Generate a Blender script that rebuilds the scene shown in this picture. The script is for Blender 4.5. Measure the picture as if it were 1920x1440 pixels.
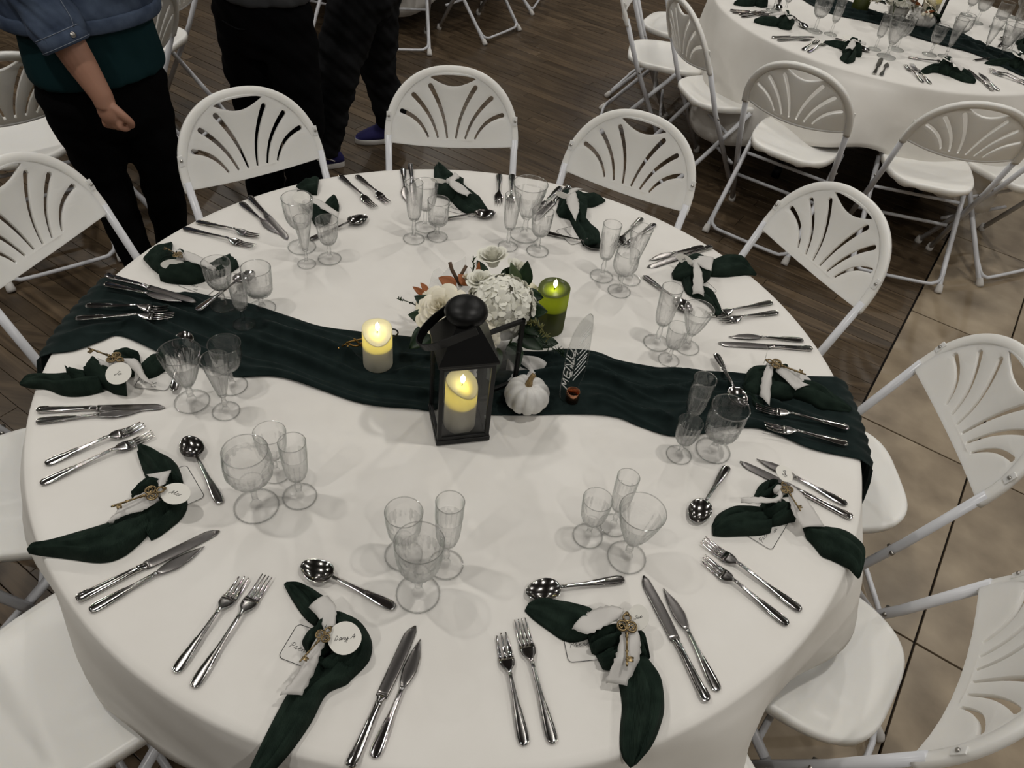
import bpy, bmesh, math, random
import numpy as np
from mathutils import Vector, Matrix
random.seed(7)
rng = np.random.default_rng(11)
pi = math.pi
for o in list(bpy.data.objects): bpy.data.objects.remove(o)
S = bpy.context.scene
COL = S.collection

# ------------------------------------------------------------------ camera, world, light, exposure
# metres; origin on the floor under the middle of the laid round table
cd = bpy.data.cameras.new('camera'); cam = bpy.data.objects.new('camera', cd); COL.objects.link(cam)
cd.sensor_width = 36.0; cd.lens = 1437.86/1920*36; cd.clip_start = .05
PITCH, ROLL = 0.763192, 0.136252
fw = Vector((0, math.cos(PITCH), -math.sin(PITCH))); rt0 = Vector((1, 0, 0)); up0 = rt0.cross(fw)
rt = rt0*math.cos(ROLL)+up0*math.sin(ROLL); upv = -rt0*math.sin(ROLL)+up0*math.cos(ROLL)
cam.matrix_world = Matrix(((rt.x, upv.x, -fw.x, .11435), (rt.y, upv.y, -fw.y, -1.3203), (rt.z, upv.z, -fw.z, 1.97695), (0, 0, 0, 1)))
S.camera = cam
w = bpy.data.worlds.new('room_air'); S.world = w; w.use_nodes = True
w.node_tree.nodes['Background'].inputs[0].default_value = (.55, .52, .48, 1)
w.node_tree.nodes['Background'].inputs[1].default_value = .05
S.view_settings.view_transform = 'Standard'; S.view_settings.look = 'None'
S.view_settings.exposure = 0.0; S.view_settings.gamma = 1.0; S.view_settings.use_curve_mapping = False
LAMP_W = 10.8
LAMP_SPOTS = [(x, y) for x in (-3.6, -1.3, 1.0, 3.3, 5.6) for y in (-2.2, -.2, 1.9, 4.0, 6.2, 8.4)]  # the last two rows and last column are added to brighten the far floor
LAMP_Z = 3.30
for x, y in LAMP_SPOTS:
    ld = bpy.data.lights.new('downlight_beam', 'AREA'); ld.shape = 'DISK'; ld.size = .12
    ld.energy = LAMP_W; ld.color = (1, .962, .905); ld.spread = math.radians(150)
    lo = bpy.data.objects.new('downlight_beam', ld); COL.objects.link(lo); lo.location = (x, y, LAMP_Z-.02)
S.cycles.caustics_reflective = False; S.cycles.caustics_refractive = False
S.cycles.max_bounces = 14; S.cycles.transparent_max_bounces = 48; S.cycles.transmission_bounces = 10
S.cycles.diffuse_bounces = 4; S.cycles.glossy_bounces = 4
S.cycles.sample_clamp_indirect = 4.0
S.cycles.use_denoising = True

# ------------------------------------------------------------------ materials
def lin(r, g, b):
    f = lambda c: (c/255/12.92) if c/255 <= .04045 else ((c/255+.055)/1.055)**2.4
    return (f(r), f(g), f(b), 1)
def mat(name, col, rough=.5, metal=0., **kw):
    m = bpy.data.materials.new(name); m.use_nodes = True
    p = m.node_tree.nodes['Principled BSDF']
    p.inputs['Base Color'].default_value = tuple(col[:3])+(1,)
    p.inputs['Roughness'].default_value = rough; p.inputs['Metallic'].default_value = metal
    for k, v in kw.items():
        p.inputs[k.replace('_', ' ')].default_value = v
    return m
def nd(m, t, **kw):
    n = m.node_tree.nodes.new(t)
    for k, v in kw.items(): setattr(n, k, v)
    return n
def bump(m, scale, strength, dist=.002, tex='ShaderNodeTexNoise', stretch=None, detail=3):
    nt = m.node_tree; p = nt.nodes['Principled BSDF']
    tc = nd(m, 'ShaderNodeTexCoord'); mp = nd(m, 'ShaderNodeMapping'); t = nd(m, tex)
    if stretch: mp.inputs['Scale'].default_value = stretch
    t.inputs['Scale'].default_value = scale
    if 'Detail' in t.inputs: t.inputs['Detail'].default_value = detail
    b = nd(m, 'ShaderNodeBump'); b.inputs['Strength'].default_value = strength; b.inputs['Distance'].default_value = dist
    nt.links.new(tc.outputs['Object'], mp.inputs['Vector']); nt.links.new(mp.outputs['Vector'], t.inputs['Vector'])
    nt.links.new(t.outputs[0], b.inputs['Height']); nt.links.new(b.outputs[0], p.inputs['Normal'])
    return m
def tint(m, c1, c2, scale, stretch=None, detail=4, per_object=0., lo=.35, hi=.65, c_extra=None):
    """mottled colour between c1 and c2, optional random value shift for each object"""
    nt = m.node_tree; p = nt.nodes['Principled BSDF']
    tc = nd(m, 'ShaderNodeTexCoord'); mp = nd(m, 'ShaderNodeMapping'); t = nd(m, 'ShaderNodeTexNoise')
    if stretch: mp.inputs['Scale'].default_value = stretch
    t.inputs['Scale'].default_value = scale; t.inputs['Detail'].default_value = detail
    r = nd(m, 'ShaderNodeValToRGB')
    r.color_ramp.elements[0].color = tuple(c1[:3])+(1,); r.color_ramp.elements[1].color = tuple(c2[:3])+(1,)
    r.color_ramp.elements[0].position = lo; r.color_ramp.elements[1].position = hi
    nt.links.new(tc.outputs['Object'], mp.inputs['Vector']); nt.links.new(mp.outputs['Vector'], t.inputs['Vector'])
    nt.links.new(t.outputs[0], r.inputs[0]); out = r.outputs[0]
    if per_object:
        oi = nd(m, 'ShaderNodeObjectInfo'); mr = nd(m, 'ShaderNodeMapRange'); hs = nd(m, 'ShaderNodeHueSaturation')
        mr.inputs['To Min'].default_value = 1-per_object; mr.inputs['To Max'].default_value = 1+per_object
        nt.links.new(oi.outputs['Random'], mr.inputs['Value']); nt.links.new(mr.outputs[0], hs.inputs['Value'])
        nt.links.new(out, hs.inputs['Color']); out = hs.outputs[0]
        ad = nd(m, 'ShaderNodeVectorMath', operation='ADD'); nt.links.new(mp.outputs[0], ad.inputs[0])
        nt.links.new(oi.outputs['Random'], ad.inputs[1])
        sc = nd(m, 'ShaderNodeVectorMath', operation='SCALE'); sc.inputs['Scale'].default_value = 37
        nt.links.new(oi.outputs['Random'], sc.inputs[0]); nt.links.new(sc.outputs[0], ad.inputs[1])
        nt.links.new(ad.outputs[0], t.inputs['Vector'])
    nt.links.new(out, p.inputs['Base Color'])
    return m

M = {}
M['plastic'] = bump(mat('white_plastic', (.88, .865, .82), .36, Subsurface_Weight=.38, Subsurface_Radius=(.025, .023, .020), Subsurface_Scale=1.0), 260, .06, .0006)
M['tube'] = mat('white_enamel_tube', (.66, .67, .70), .28)
M['cap'] = mat('pale_rubber_cap', (.62, .60, .57), .6)
M['screw'] = mat('zinc_screw', (.45, .43, .4), .3, 1.)
M['cloth'] = bump(tint(mat('white_tablecloth', (.8, .78, .74), .85), (.76, .735, .69), (.79, .768, .725), 9), 900, .12, .0006)
M['runner'] = bump(tint(mat('dark_green_gauze', (.01, .03, .03), .9, Specular_IOR_Level=.12, Sheen_Weight=.06, Sheen_Roughness=.4), (.0065, .0130, .0122), (.0105, .0190, .0180), 30), 260, .25, .001, stretch=(1, 3, 1))
M['napkin'] = bump(tint(mat('forest_green_gauze', (.01, .03, .02), .9, Specular_IOR_Level=.12), (.0095, .0185, .0135), (.0175, .031, .0225), 40), 1, .55, .0016, tex='ShaderNodeTexWave', stretch=(210, 40, 60))
M['chiffon'] = mat('white_chiffon', (.82, .80, .78), .7, Transmission_Weight=0.0)
M['steel'] = bump(tint(mat('polished_steel', (.6, .58, .56), .13, 1.), (.40, .385, .37), (.56, .54, .52), 60), 160, .05, .0005)
M['blade'] = bump(mat('brushed_blade_steel', (.30, .285, .275), .24, 1.), 300, .12, .0004, stretch=(1, 14, 1))
M['brass'] = tint(mat('antique_brass', (.2, .15, .08), .38, 1.), (.12, .085, .045), (.36, .27, .14), 300)
M['card'] = mat('ivory_card', (.76, .74, .68), .7)
M['vellum'] = mat('pale_drinks_card', (.72, .70, .66), .35)
M['ink'] = mat('black_ink', (.012, .012, .012), .6)
M['white_ink'] = mat('white_lettering', (.8, .8, .78), .5)
M['black'] = mat('black_lantern_metal', (.003, .003, .003), .42, .0, Specular_IOR_Level=.3)
M['copper'] = mat('copper_ring', (.45, .22, .13), .25, 1.)
M['gold'] = mat('gold_lettering', (.42, .25, .07), .3, 1.)
M['pumpkin'] = bump(tint(mat('white_pumpkin_skin', (.7, .69, .67), .6), (.58, .565, .54), (.74, .73, .70), 30), 90, .3, .002)
M['pstem'] = tint(mat('pumpkin_stem_gold', (.25, .17, .08), .55), (.14, .09, .035), (.36, .25, .11), 120)
M['leaf'] = tint(mat('dark_green_leaf', (.02, .05, .02), .45, Specular_IOR_Level=.3), (.005, .017, .006), (.012, .033, .011), 40)
M['leaf2'] = tint(mat('olive_leaf', (.05, .08, .03), .5), (.025, .045, .012), (.05, .075, .022), 40)
M['rust'] = mat('rust_leaf', (.30, .09, .02), .6)
M['twig'] = mat('brown_twig', (.10, .06, .035), .8)
M['petal'] = mat('white_petal', (.80, .79, .70), .7, Subsurface_Weight=.12, Subsurface_Radius=(.01, .01, .008))
M['cream'] = mat('cream_rose_petal', (.82, .77, .63), .65, Subsurface_Weight=.15, Subsurface_Radius=(.01, .009, .005))
M['sprig'] = mat('dry_green_sprig', (.16, .16, .05), .8)
M['vase'] = mat('white_ceramic', (.70, .69, .66), .3)
M['denim'] = bump(tint(mat('faded_denim', (.05, .08, .13), .9), (.028, .045, .085), (.075, .105, .165), 14), 500, .4, .001)
M['stitch'] = mat('pale_stitching', (.22, .25, .3), .9)
M['teal'] = bump(mat('dark_teal_blouse', (.005, .025, .029), .85, Specular_IOR_Level=.15), 400, .2, .001)
M['trouser'] = bump(mat('black_trouser_cloth', (.0025, .0025, .003), .95, Specular_IOR_Level=.08), 300, .2, .001)
M['blackjean'] = bump(tint(mat('washed_black_jeans', (.012, .012, .013), .95, Specular_IOR_Level=.1), (.006, .0062, .007), (.016, .0165, .018), 8), 500, .3, .001)
M['greyknit'] = bump(mat('charcoal_sweater', (.045, .047, .05), .95), 300, .4, .001)
M['skin'] = mat('skin', (.42, .22, .15), .5, Subsurface_Weight=.12, Subsurface_Radius=(.01, .004, .002))
M['hair'] = mat('brown_hair', (.03, .018, .01), .6)
M['shoe'] = mat('blue_canvas', (.012, .010, .085), .85)
M['sole'] = mat('white_rubber_sole', (.6, .58, .55), .6)
M['dark'] = mat('dark_iron', (.02, .02, .02), .5)
M['plank'] = bump(tint(mat('worn_dark_oak', (.05, .03, .02), .34, Specular_IOR_Level=.36), (.048, .033, .020), (.125, .088, .053), 3.2, stretch=(1.2, 14, 1), per_object=.30, lo=.3, hi=.75), 40, .12, .001, stretch=(1, 12, 1))
M['subfloor'] = mat('dark_subfloor', (.012, .009, .007), .9)
M['tile'] = bump(tint(mat('beige_stone_tile', (.26, .19, .13), .38), (.185, .140, .090), (.36, .288, .198), 6.5, per_object=.07, detail=8, lo=.3, hi=.72), 60, .06, .001)
M['wallp'] = mat('wall_paint', (.14, .125, .11), .9)
M['ceilp'] = mat('ceiling_paint', (.045, .042, .04), .95)
M['lampring'] = mat('lamp_trim', (.5, .5, .5), .5)
M['eye'] = mat('eye_white', (.7, .7, .7), .3)

def emis(name, col, st):
    m = mat(name, col, .5); p = m.node_tree.nodes['Principled BSDF']
    p.inputs['Emission Color'].default_value = tuple(col[:3])+(1,); p.inputs['Emission Strength'].default_value = st
    return m
M['flame'] = emis('flame_light', (1, .93, .62), 14)
M['lampglow'] = emis('lamp_diffuser', (1, .95, .86), 18)

def glass(name, refr, tintc=(1., 1., 1.), edge=(.62, .66, .64), spark=0, f0=.035):
    """thin crystal: mostly lets light straight through, reflects more at grazing angles, a share really refracts"""
    m = bpy.data.materials.new(name); m.use_nodes = True; nt = m.node_tree; nt.nodes.clear()
    out = nd(m, 'ShaderNodeOutputMaterial'); tr = nd(m, 'ShaderNodeBsdfTransparent'); gl = nd(m, 'ShaderNodeBsdfGlossy')
    rf = nd(m, 'ShaderNodeBsdfGlass'); lw = nd(m, 'ShaderNodeLayerWeight')
    mx1 = nd(m, 'ShaderNodeMixShader'); mx2 = nd(m, 'ShaderNodeMixShader'); rp = nd(m, 'ShaderNodeValToRGB')
    pw = nd(m, 'ShaderNodeMath', operation='POWER'); ma = nd(m, 'ShaderNodeMath', operation='MULTIPLY_ADD')
    lw.inputs['Blend'].default_value = .5; pw.inputs[1].default_value = 4.0; ma.inputs[1].default_value = .55; ma.inputs[2].default_value = f0
    gl.inputs['Roughness'].default_value = .06 if spark else .03; rf.inputs['Roughness'].default_value = .0; rf.inputs['IOR'].default_value = 1.3
    rp.color_ramp.elements[0].position = .55; rp.color_ramp.elements[0].color = tintc+(1,)
    rp.color_ramp.elements[1].position = 1.0; rp.color_ramp.elements[1].color = edge+(1,)
    nt.links.new(lw.outputs['Facing'], rp.inputs[0]); nt.links.new(rp.outputs[0], tr.inputs['Color'])
    nt.links.new(lw.outputs['Facing'], pw.inputs[0]); nt.links.new(pw.outputs[0], ma.inputs[0])
    if spark:
        tc = nd(m, 'ShaderNodeTexCoord'); vo = nd(m, 'ShaderNodeTexVoronoi'); bp = nd(m, 'ShaderNodeBump')
        vo.inputs['Scale'].default_value = 230; bp.inputs['Strength'].default_value = .7; bp.inputs['Distance'].default_value = .0022
        nt.links.new(tc.outputs['Object'], vo.inputs['Vector']); nt.links.new(vo.outputs['Distance'], bp.inputs['Height'])
        nt.links.new(bp.outputs[0], gl.inputs['Normal'])
    mx1.inputs[0].default_value = refr
    nt.links.new(tr.outputs[0], mx1.inputs[1]); nt.links.new(rf.outputs[0], mx1.inputs[2])
    nt.links.new(ma.outputs[0], mx2.inputs[0]); nt.links.new(mx1.outputs[0], mx2.inputs[1]); nt.links.new(gl.outputs[0], mx2.inputs[2])
    nt.links.new(mx2.outputs[0], out.inputs[0])
    return m
M['glass'] = glass('clear_glass', .06, f0=.022)
M['crystal'] = glass('cut_crystal', .34, edge=(.46, .50, .48), spark=1, f0=.035)
M['footglass'] = glass('crystal_foot', .0, edge=(.55, .59, .57), spark=1, f0=.02)
M['stemglass'] = glass('solid_crystal_stem', .45, edge=(.6, .64, .62), f0=.04)
M['rimglass'] = glass('crystal_edge', .45, edge=(.50, .54, .52), f0=.16)
M['glintglass'] = glass('glint_crystal', .08, edge=(.72, .75, .73), f0=.12)  # raised reflectivity for the added glint rings
M['pane'] = glass('lantern_pane', .0, (.90, .90, .90))
M['acrylic'] = glass('clear_acrylic', .0)
def sheer(name, col, alpha):
    m = bpy.data.materials.new(name); m.use_nodes = True; nt = m.node_tree; nt.nodes.clear()
    out = nd(m, 'ShaderNodeOutputMaterial'); tr = nd(m, 'ShaderNodeBsdfTransparent'); df = nd(m, 'ShaderNodeBsdfDiffuse'); tl = nd(m, 'ShaderNodeBsdfTranslucent')
    a = nd(m, 'ShaderNodeMixShader'); b = nd(m, 'ShaderNodeMixShader')
    df.inputs[0].default_value = col+(1,); tl.inputs[0].default_value = col+(1,)
    a.inputs[0].default_value = .35; b.inputs[0].default_value = alpha
    nt.links.new(df.outputs[0], a.inputs[1]); nt.links.new(tl.outputs[0], a.inputs[2])
    nt.links.new(tr.outputs[0], b.inputs[1]); nt.links.new(a.outputs[0], b.inputs[2]); nt.links.new(b.outputs[0], out.inputs[0])
    return m
M['tulle'] = sheer('sheer_tulle', (.8, .8, .78), .38)
M['chiffon'] = sheer('white_chiffon', (.84, .82, .79), .93)
def wax(name, col, tcol, f):
    m = bpy.data.materials.new(name); m.use_nodes = True; nt = m.node_tree; nt.nodes.clear()
    out = nd(m, 'ShaderNodeOutputMaterial'); df = nd(m, 'ShaderNodeBsdfDiffuse'); tl = nd(m, 'ShaderNodeBsdfTranslucent')
    gl = nd(m, 'ShaderNodeBsdfGlossy'); a = nd(m, 'ShaderNodeMixShader'); b = nd(m, 'ShaderNodeMixShader')
    df.inputs[0].default_value = col+(1,); tl.inputs[0].default_value = tcol+(1,); gl.inputs['Roughness'].default_value = .35
    a.inputs[0].default_value = f; b.inputs[0].default_value = .04
    nt.links.new(df.outputs[0], a.inputs[1]); nt.links.new(tl.outputs[0], a.inputs[2])
    nt.links.new(a.outputs[0], b.inputs[1]); nt.links.new(gl.outputs[0], b.inputs[2]); nt.links.new(b.outputs[0], out.inputs[0])
    return m
M['wax'] = wax('ivory_wax', (.78, .76, .68), (.86, .78, .38), .42)
M['greenwax'] = wax('olive_green_wax', (.055, .068, .022), (.38, .42, .03), .42)

# ------------------------------------------------------------------ helpers
def obj(name, data, m=None, parent=None, smooth=True):
    """data: (verts, faces) or a mesh; links it as ONE mesh object"""
    if isinstance(data, bpy.types.Mesh): me = data
    else:
        me = bpy.data.meshes.new(name); me.from_pydata([tuple(v) for v in data[0]], [], [tuple(f) for f in data[1]]); me.update()
    if m is not None and not me.materials: me.materials.append(m)
    if smooth: me.polygons.foreach_set('use_smooth', [True]*len(me.polygons))
    o = bpy.data.objects.new(name, me); COL.objects.link(o)
    if parent is not None: o.parent = parent
    return o
def tag(o, label, cat, group=None, kind=None):
    o['label'] = label; o['category'] = cat
    if group: o['group'] = group
    if kind: o['kind'] = kind
    return o
def thing(name, label, cat, loc=(0, 0, 0), rot=(0, 0, 0), group=None):
    o = bpy.data.objects.new(name, None); COL.objects.link(o); o.location = loc
    o.rotation_euler = rot if hasattr(rot, '__len__') else (0, 0, rot)
    o.empty_display_size = .05
    return tag(o, label, cat, group)
def dup(root, loc, rot=None, label=None, group=None, scale=None):
    def cp(o, par):
        c = o.copy(); COL.objects.link(c)
        if par is not None: c.parent = par
        for ch in kids.get(o, []): cp(ch, c)
        return c
    kids = {}
    def walk(o):
        kids[o] = list(o.children)
        for ch in kids[o]: walk(ch)
    walk(root)
    r = cp(root, None); r.location = loc
    if rot is not None: r.rotation_euler = rot if hasattr(rot, '__len__') else (0, 0, rot)
    if scale is not None: r.scale = (scale,)*3 if not hasattr(scale, '__len__') else scale
    if label: r['label'] = label
    if group: r['group'] = group
    return r
def join(*parts):
    V, F, k = [], [], 0
    for v, f in parts:
        V += [tuple(p) for p in v]; F += [tuple(i+k for i in q) for q in f]; k += len(v)
    return V, F
def xf(part, loc=(0, 0, 0), rz=0, rx=0, ry=0, sc=(1, 1, 1)):
    R = Matrix.Translation(Vector(loc)) @ Matrix.Rotation(rz, 4, 'Z') @ Matrix.Rotation(ry, 4, 'Y') @ Matrix.Rotation(rx, 4, 'X')
    return [tuple(R @ Vector((p[0]*sc[0], p[1]*sc[1], p[2]*sc[2]))) for p in part[0]], part[1]
def box(cx, cy, cz, sx, sy, sz, bev=.0):
    x, y, z = sx/2, sy/2, sz/2; b = min(bev, x*.9, y*.9, z*.9)
    if b <= 0:
        V = [(cx+a*x, cy+c*y, cz+d*z) for a in (-1, 1) for c in (-1, 1) for d in (-1, 1)]
        return V, [(0, 1, 3, 2), (4, 6, 7, 5), (0, 4, 5, 1), (2, 3, 7, 6), (0, 2, 6, 4), (1, 5, 7, 3)]
    bm = bmesh.new(); bmesh.ops.create_cube(bm, size=1)
    for v in bm.verts: v.co = (cx+v.co.x*sx, cy+v.co.y*sy, cz+v.co.z*sz)
    bmesh.ops.bevel(bm, geom=bm.edges[:], offset=b, segments=2, affect='EDGES', profile=.5)
    bm.verts.index_update()
    V = [tuple(v.co) for v in bm.verts]; F = [tuple(v.index for v in f.verts) for f in bm.faces]; bm.free()
    return V, F
def rings(rs, cap0=True, cap1=True, closed=False):
    """loft between equal-length closed rings"""
    n = len(rs[0]); V = [tuple(p) for r in rs for p in r]; F = []
    m = len(rs)
    for i in range(m if closed else m-1):
        a, b = i*n, ((i+1) % m)*n
        for j in range(n):
            k = (j+1) % n; F.append((a+j, a+k, b+k, b+j))
    if not closed:
        if cap0: F.append(tuple(range(n-1, -1, -1)))
        if cap1: F.append(tuple((m-1)*n+j for j in range(n)))
    return V, F
def frames(P, closed=False, up=None):
    P = [Vector(p) for p in P]; n = len(P); out = []; prev = None
    for i in range(n):
        a = P[(i-1) % n] if (closed or i > 0) else P[i]; b = P[(i+1) % n] if (closed or i < n-1) else P[i]
        t = (b-a).normalized()
        if up is not None: ref = Vector(up)
        else: ref = prev if prev is not None else (Vector((0, 0, 1)) if abs(t.z) < .9 else Vector((0, 1, 0)))
        u = ref-t*ref.dot(t)
        if u.length < 1e-6: u = Vector((1, 0, 0))-t*t.x
        u.normalize(); prev = u; out.append((P[i], t, u, t.cross(u)))
    return out
def tube(P, r, n=8, closed=False, up=None, flat=1.0):
    rr = r if hasattr(r, '__len__') else [r]*len(P); R = []
    for (p, t, u, v), q in zip(frames(P, closed, up), rr):
        R.append([p+u*(q*flat*math.cos(2*pi*k/n))+v*(q*math.sin(2*pi*k/n)) for k in range(n)])
    return rings(R, closed=closed)
def spline(P, n=8, closed=False):
    P = [Vector(p) for p in P]; m = len(P); out = []
    for i in range(m if closed else m-1):
        p0 = P[(i-1) % m] if (closed or i > 0) else P[0]*2-P[1]
        p1, p2 = P[i], P[(i+1) % m]
        p3 = P[(i+2) % m] if (closed or i < m-2) else P[-1]*2-P[-2]
        for k in range(n):
            t = k/n
            out.append(.5*((2*p1)+(p2-p0)*t+(2*p0-5*p1+4*p2-p3)*t*t+(3*p1-p0-3*p2+p3)*t**3))
    if not closed: out.append(P[-1])
    return out
def lerp1(x, xs, ys): return float(np.interp(x, xs, ys))
def lathe(prof, n=32, fn=None, closed=False, cap0=False, cap1=False):
    R = []
    for i, (r, z) in enumerate(prof):
        R.append([((r+(fn(a, z, r) if fn else 0))*math.cos(a), (r+(fn(a, z, r) if fn else 0))*math.sin(a), z) for a in (2*pi*k/n for k in range(n))])
    return rings(R, cap0, cap1, closed)
def grid(fn, nu, nv, wrap=False):
    V = [tuple(fn(i/(nu-1), j/(nv-1))) for i in range(nu) for j in range(nv)]
    F = [(i*nv+j, (i+1)*nv+j, (i+1)*nv+j+1, i*nv+j+1) for i in range(nu-1) for j in range(nv-1)]
    return V, F
def blob(rx, ry, rz, n=16, m=10, fn=None):
    V, F = [(0, 0, rz)], []
    for i in range(1, m):
        th = pi*i/m
        for j in range(n):
            a = 2*pi*j/n; s = fn(th, a) if fn else 1
            V.append((rx*s*math.sin(th)*math.cos(a), ry*s*math.sin(th)*math.sin(a), rz*s*math.cos(th)))
    V.append((0, 0, -rz)); L = len(V)-1
    for j in range(n): F.append((0, 1+j, 1+(j+1) % n))
    for i in range(m-2):
        for j in range(n):
            k = (j+1) % n; F.append((1+i*n+j, 1+(i+1)*n+j, 1+(i+1)*n+k, 1+i*n+k))
    for j in range(n): F.append((L, 1+(m-2)*n+(j+1) % n, 1+(m-2)*n+j))
    return V, F
def solid(o, t, off=0.):
    md = o.modifiers.new('thickness', 'SOLIDIFY'); md.thickness = t; md.offset = off; return o
def sub(o, lv=1):
    md = o.modifiers.new('smooth', 'SUBSURF'); md.levels = lv; md.render_levels = lv; return o
def baked(o):
    dg = bpy.context.evaluated_depsgraph_get(); dg.update()
    me = bpy.data.meshes.new_from_object(o.evaluated_get(dg)); return me
def noise2(x, y, s=0):
    return (math.sin(x*1.7+s*3.1)*math.cos(y*2.3-s*1.3)+.6*math.sin(x*3.9-y*2.7+s*5.7)+.35*math.sin(x*7.3+y*6.1+s*2.2)*math.cos(y*8.2+s))/1.95
# tiny handwriting: each letter is a list of strokes on a unit box
GL = {
 'D': [[(.1,0),(.25,1),(.6,.95),(.85,.6),(.6,.1),(0,.05)]], 'a': [[(.7,.5),(.4,.6),(.1,.3),(.3,0),(.6,.2),(.7,.55),(.7,.05),(1,.15)]],
 'n': [[(0,.5),(.15,0)],[(.12,.2),(.4,.55),(.6,.45),(.65,0),(1,.15)]], 'y': [[(0,.5),(.2,.1),(.5,.2),(.65,.55)],[(.65,.55),(.5,-.4),(.1,-.5),(.2,-.2),(1,.2)]],
 'A': [[(-.2,0),(.3,.5),(.75,1),(.8,0)],[(.1,.35),(1.1,.45)]], 'J': [[(.2,.95),(.9,1)],[(.6,1),(.45,0),(.1,-.3),(0,0),(.9,.3)]],
 'o': [[(.5,.55),(.15,.4),(.2,.05),(.55,.05),(.7,.35),(.5,.55),(1,.4)]], 'S': [[(.9,.85),(.5,1),(.3,.7),(.7,.35),(.4,0),(0,.15)]],
 'u': [[(0,.5),(.1,.1),(.4,.05),(.6,.5)],[(.6,.5),(.65,.05),(1,.15)]], 'e': [[(.1,.25),(.6,.4),(.4,.58),(.1,.25),(.4,0),(1,.2)]],
 'Z': [[(.1,.9),(.9,1),(.1,.05),(.5,-.1),(1,.1)],[(.2,.5),(.8,.5)]], 'l': [[(.2,.1),(.6,.9),(.4,1),(.3,.1),(1,.15)]],
 'x': [[(0,.5),(.7,0)],[(.7,.55),(.05,0)]], 'P': [[(.3,1),(.15,-.1)],[(-.15,.7),(.3,1.05),(.9,.85),(.7,.45),(.2,.45)]],
 'r': [[(0,.1),(.2,.55),(.45,.5),(.4,.05),(.9,.15)]], 'z': [[(.1,.5),(.7,.5),(.1,.02),(1,.1)]],
 'M': [[(0,0),(.2,1),(.5,.3),(.85,1),(1,0)]], 'E': [[(.9,1),(.1,1),(.1,0),(.9,0)],[(.1,.5),(.7,.5)]], 'N': [[(0,0),(.1,1),(.85,0),(.95,1)]],
 'U': [[(0,1),(.05,.2),(.45,0),(.85,.2),(.95,1)]], 't': [[(.4,1),(.35,.05),(.8,.1)],[(.05,.6),(.85,.65)]], 'q': [[(.7,.5),(.3,.6),(.1,.3),(.3,.05),(.7,.3)],[(.72,.55),(.6,-.6)]],
 'd': [[(.7,.4),(.3,.55),(.1,.25),(.35,0),(.7,.2)],[(.8,1),(.7,.05),(1,.1)]], 'c': [[(.7,.5),(.3,.55),(.1,.25),(.4,0),(.9,.15)]], 'm': [[(0,.5),(.05,0)],[(.05,.3),(.3,.55),(.4,0)],[(.4,.3),(.7,.55),(.75,0),(1,.15)]],
 'i': [[(.1,.5),(.15,.05),(.6,.2)],[(.2,.8),(.25,.85)]], 'g': [[(.7,.5),(.3,.55),(.1,.25),(.4,.05),(.7,.5)],[(.7,.5),(.55,-.5),(.2,-.4),(1,.2)]],
 'b': [[(.2,1),(.15,0),(.6,.05),(.7,.4),(.2,.45)]], '2': [[(.1,.8),(.5,1),(.8,.7),(.1,0),(.9,.05)]],
}
def script(text, h, r, slant=.35, adv=.72, n=4):
    """handwritten word as thin raised strokes; baseline along +x, centred"""
    parts = []; x = 0.
    for ch in text:
        if ch == ' ': x += .6*h; continue
        for st in GL[ch]:
            pts = [Vector((x+(p[0]*.75+p[1]*slant)*h, p[1]*h, r*.6)) for p in st]
            parts.append(tube(spline(pts, 4), r, n))
        x += adv*h*(1.25 if ch in 'MNmDAPZ' else 1)
    V, F = join(*parts); return [(p[0]-x/2, p[1]-h*.4, p[2]) for p in V], F

def script_on(text, p0, p1, up, r):
    """handwritten word stretched between two points of a plane (s, z); up: the way its letters stand"""
    wds = [.72*(1.25 if c in 'MNmDAPZ' else 1) if c != ' ' else .6 for c in text]; tot = sum(wds); x = 0; parts = []
    p0, p1, up = Vector(p0), Vector(p1), Vector(up)
    for c, wd in zip(text, wds):
        if c != ' ':
            for st in GL[c]:
                pts = [p0+(p1-p0)*((x+(q[0]*.75+q[1]*.2)*.9)/tot)+up*q[1] for q in st]
                parts.append(tube(spline([(p.x, -.0017, p.y) for p in pts], 4), r, 4))
        x += wd
    return join(*parts)

# ------------------------------------------------------------------ the setting: floors, walls, ceiling
TH = -.512482
NV = Vector((math.cos(TH), math.sin(TH), 0)); MV = Vector((-math.sin(TH), math.cos(TH), 0))   # along the planks / across them
BORDER = .841
def seen_size(p, area):
    """rough share of the view a floor piece takes (0 when out of view or under the laid table)"""
    d = p-cam.matrix_world.translation; z = d.dot(fw)
    if z < .1: return 0
    x, y = d.dot(rt)/z*1437.86, d.dot(upv)/z*1437.86
    if abs(x) > 990 or abs(y) > 750: return 0
    t = (.76-1.977)/d.z; q = cam.matrix_world.translation+d*t
    if math.hypot(q.x, q.y) < .9: return 0
    return area*abs(d.z)/d.length/(d.length**2)
floor = obj('floor', box(.5, 2, -.04, 14.6, 15.6, .05), M['subfloor'], smooth=False); floor['kind'] = 'structure'
plank_meshes = {}
def plank_mesh(L, wd):
    k = (round(L, 2), round(wd, 3))
    if k not in plank_meshes:
        me = bpy.data.meshes.new('plank'); v, f = box(0, 0, -.007, L-.002, wd-.0022, .014, .0012)
        me.from_pydata(v, [], f); me.materials.append(M['plank']); plank_meshes[k] = me
    return plank_meshes[k]
planks = []; PW = .066
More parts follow.
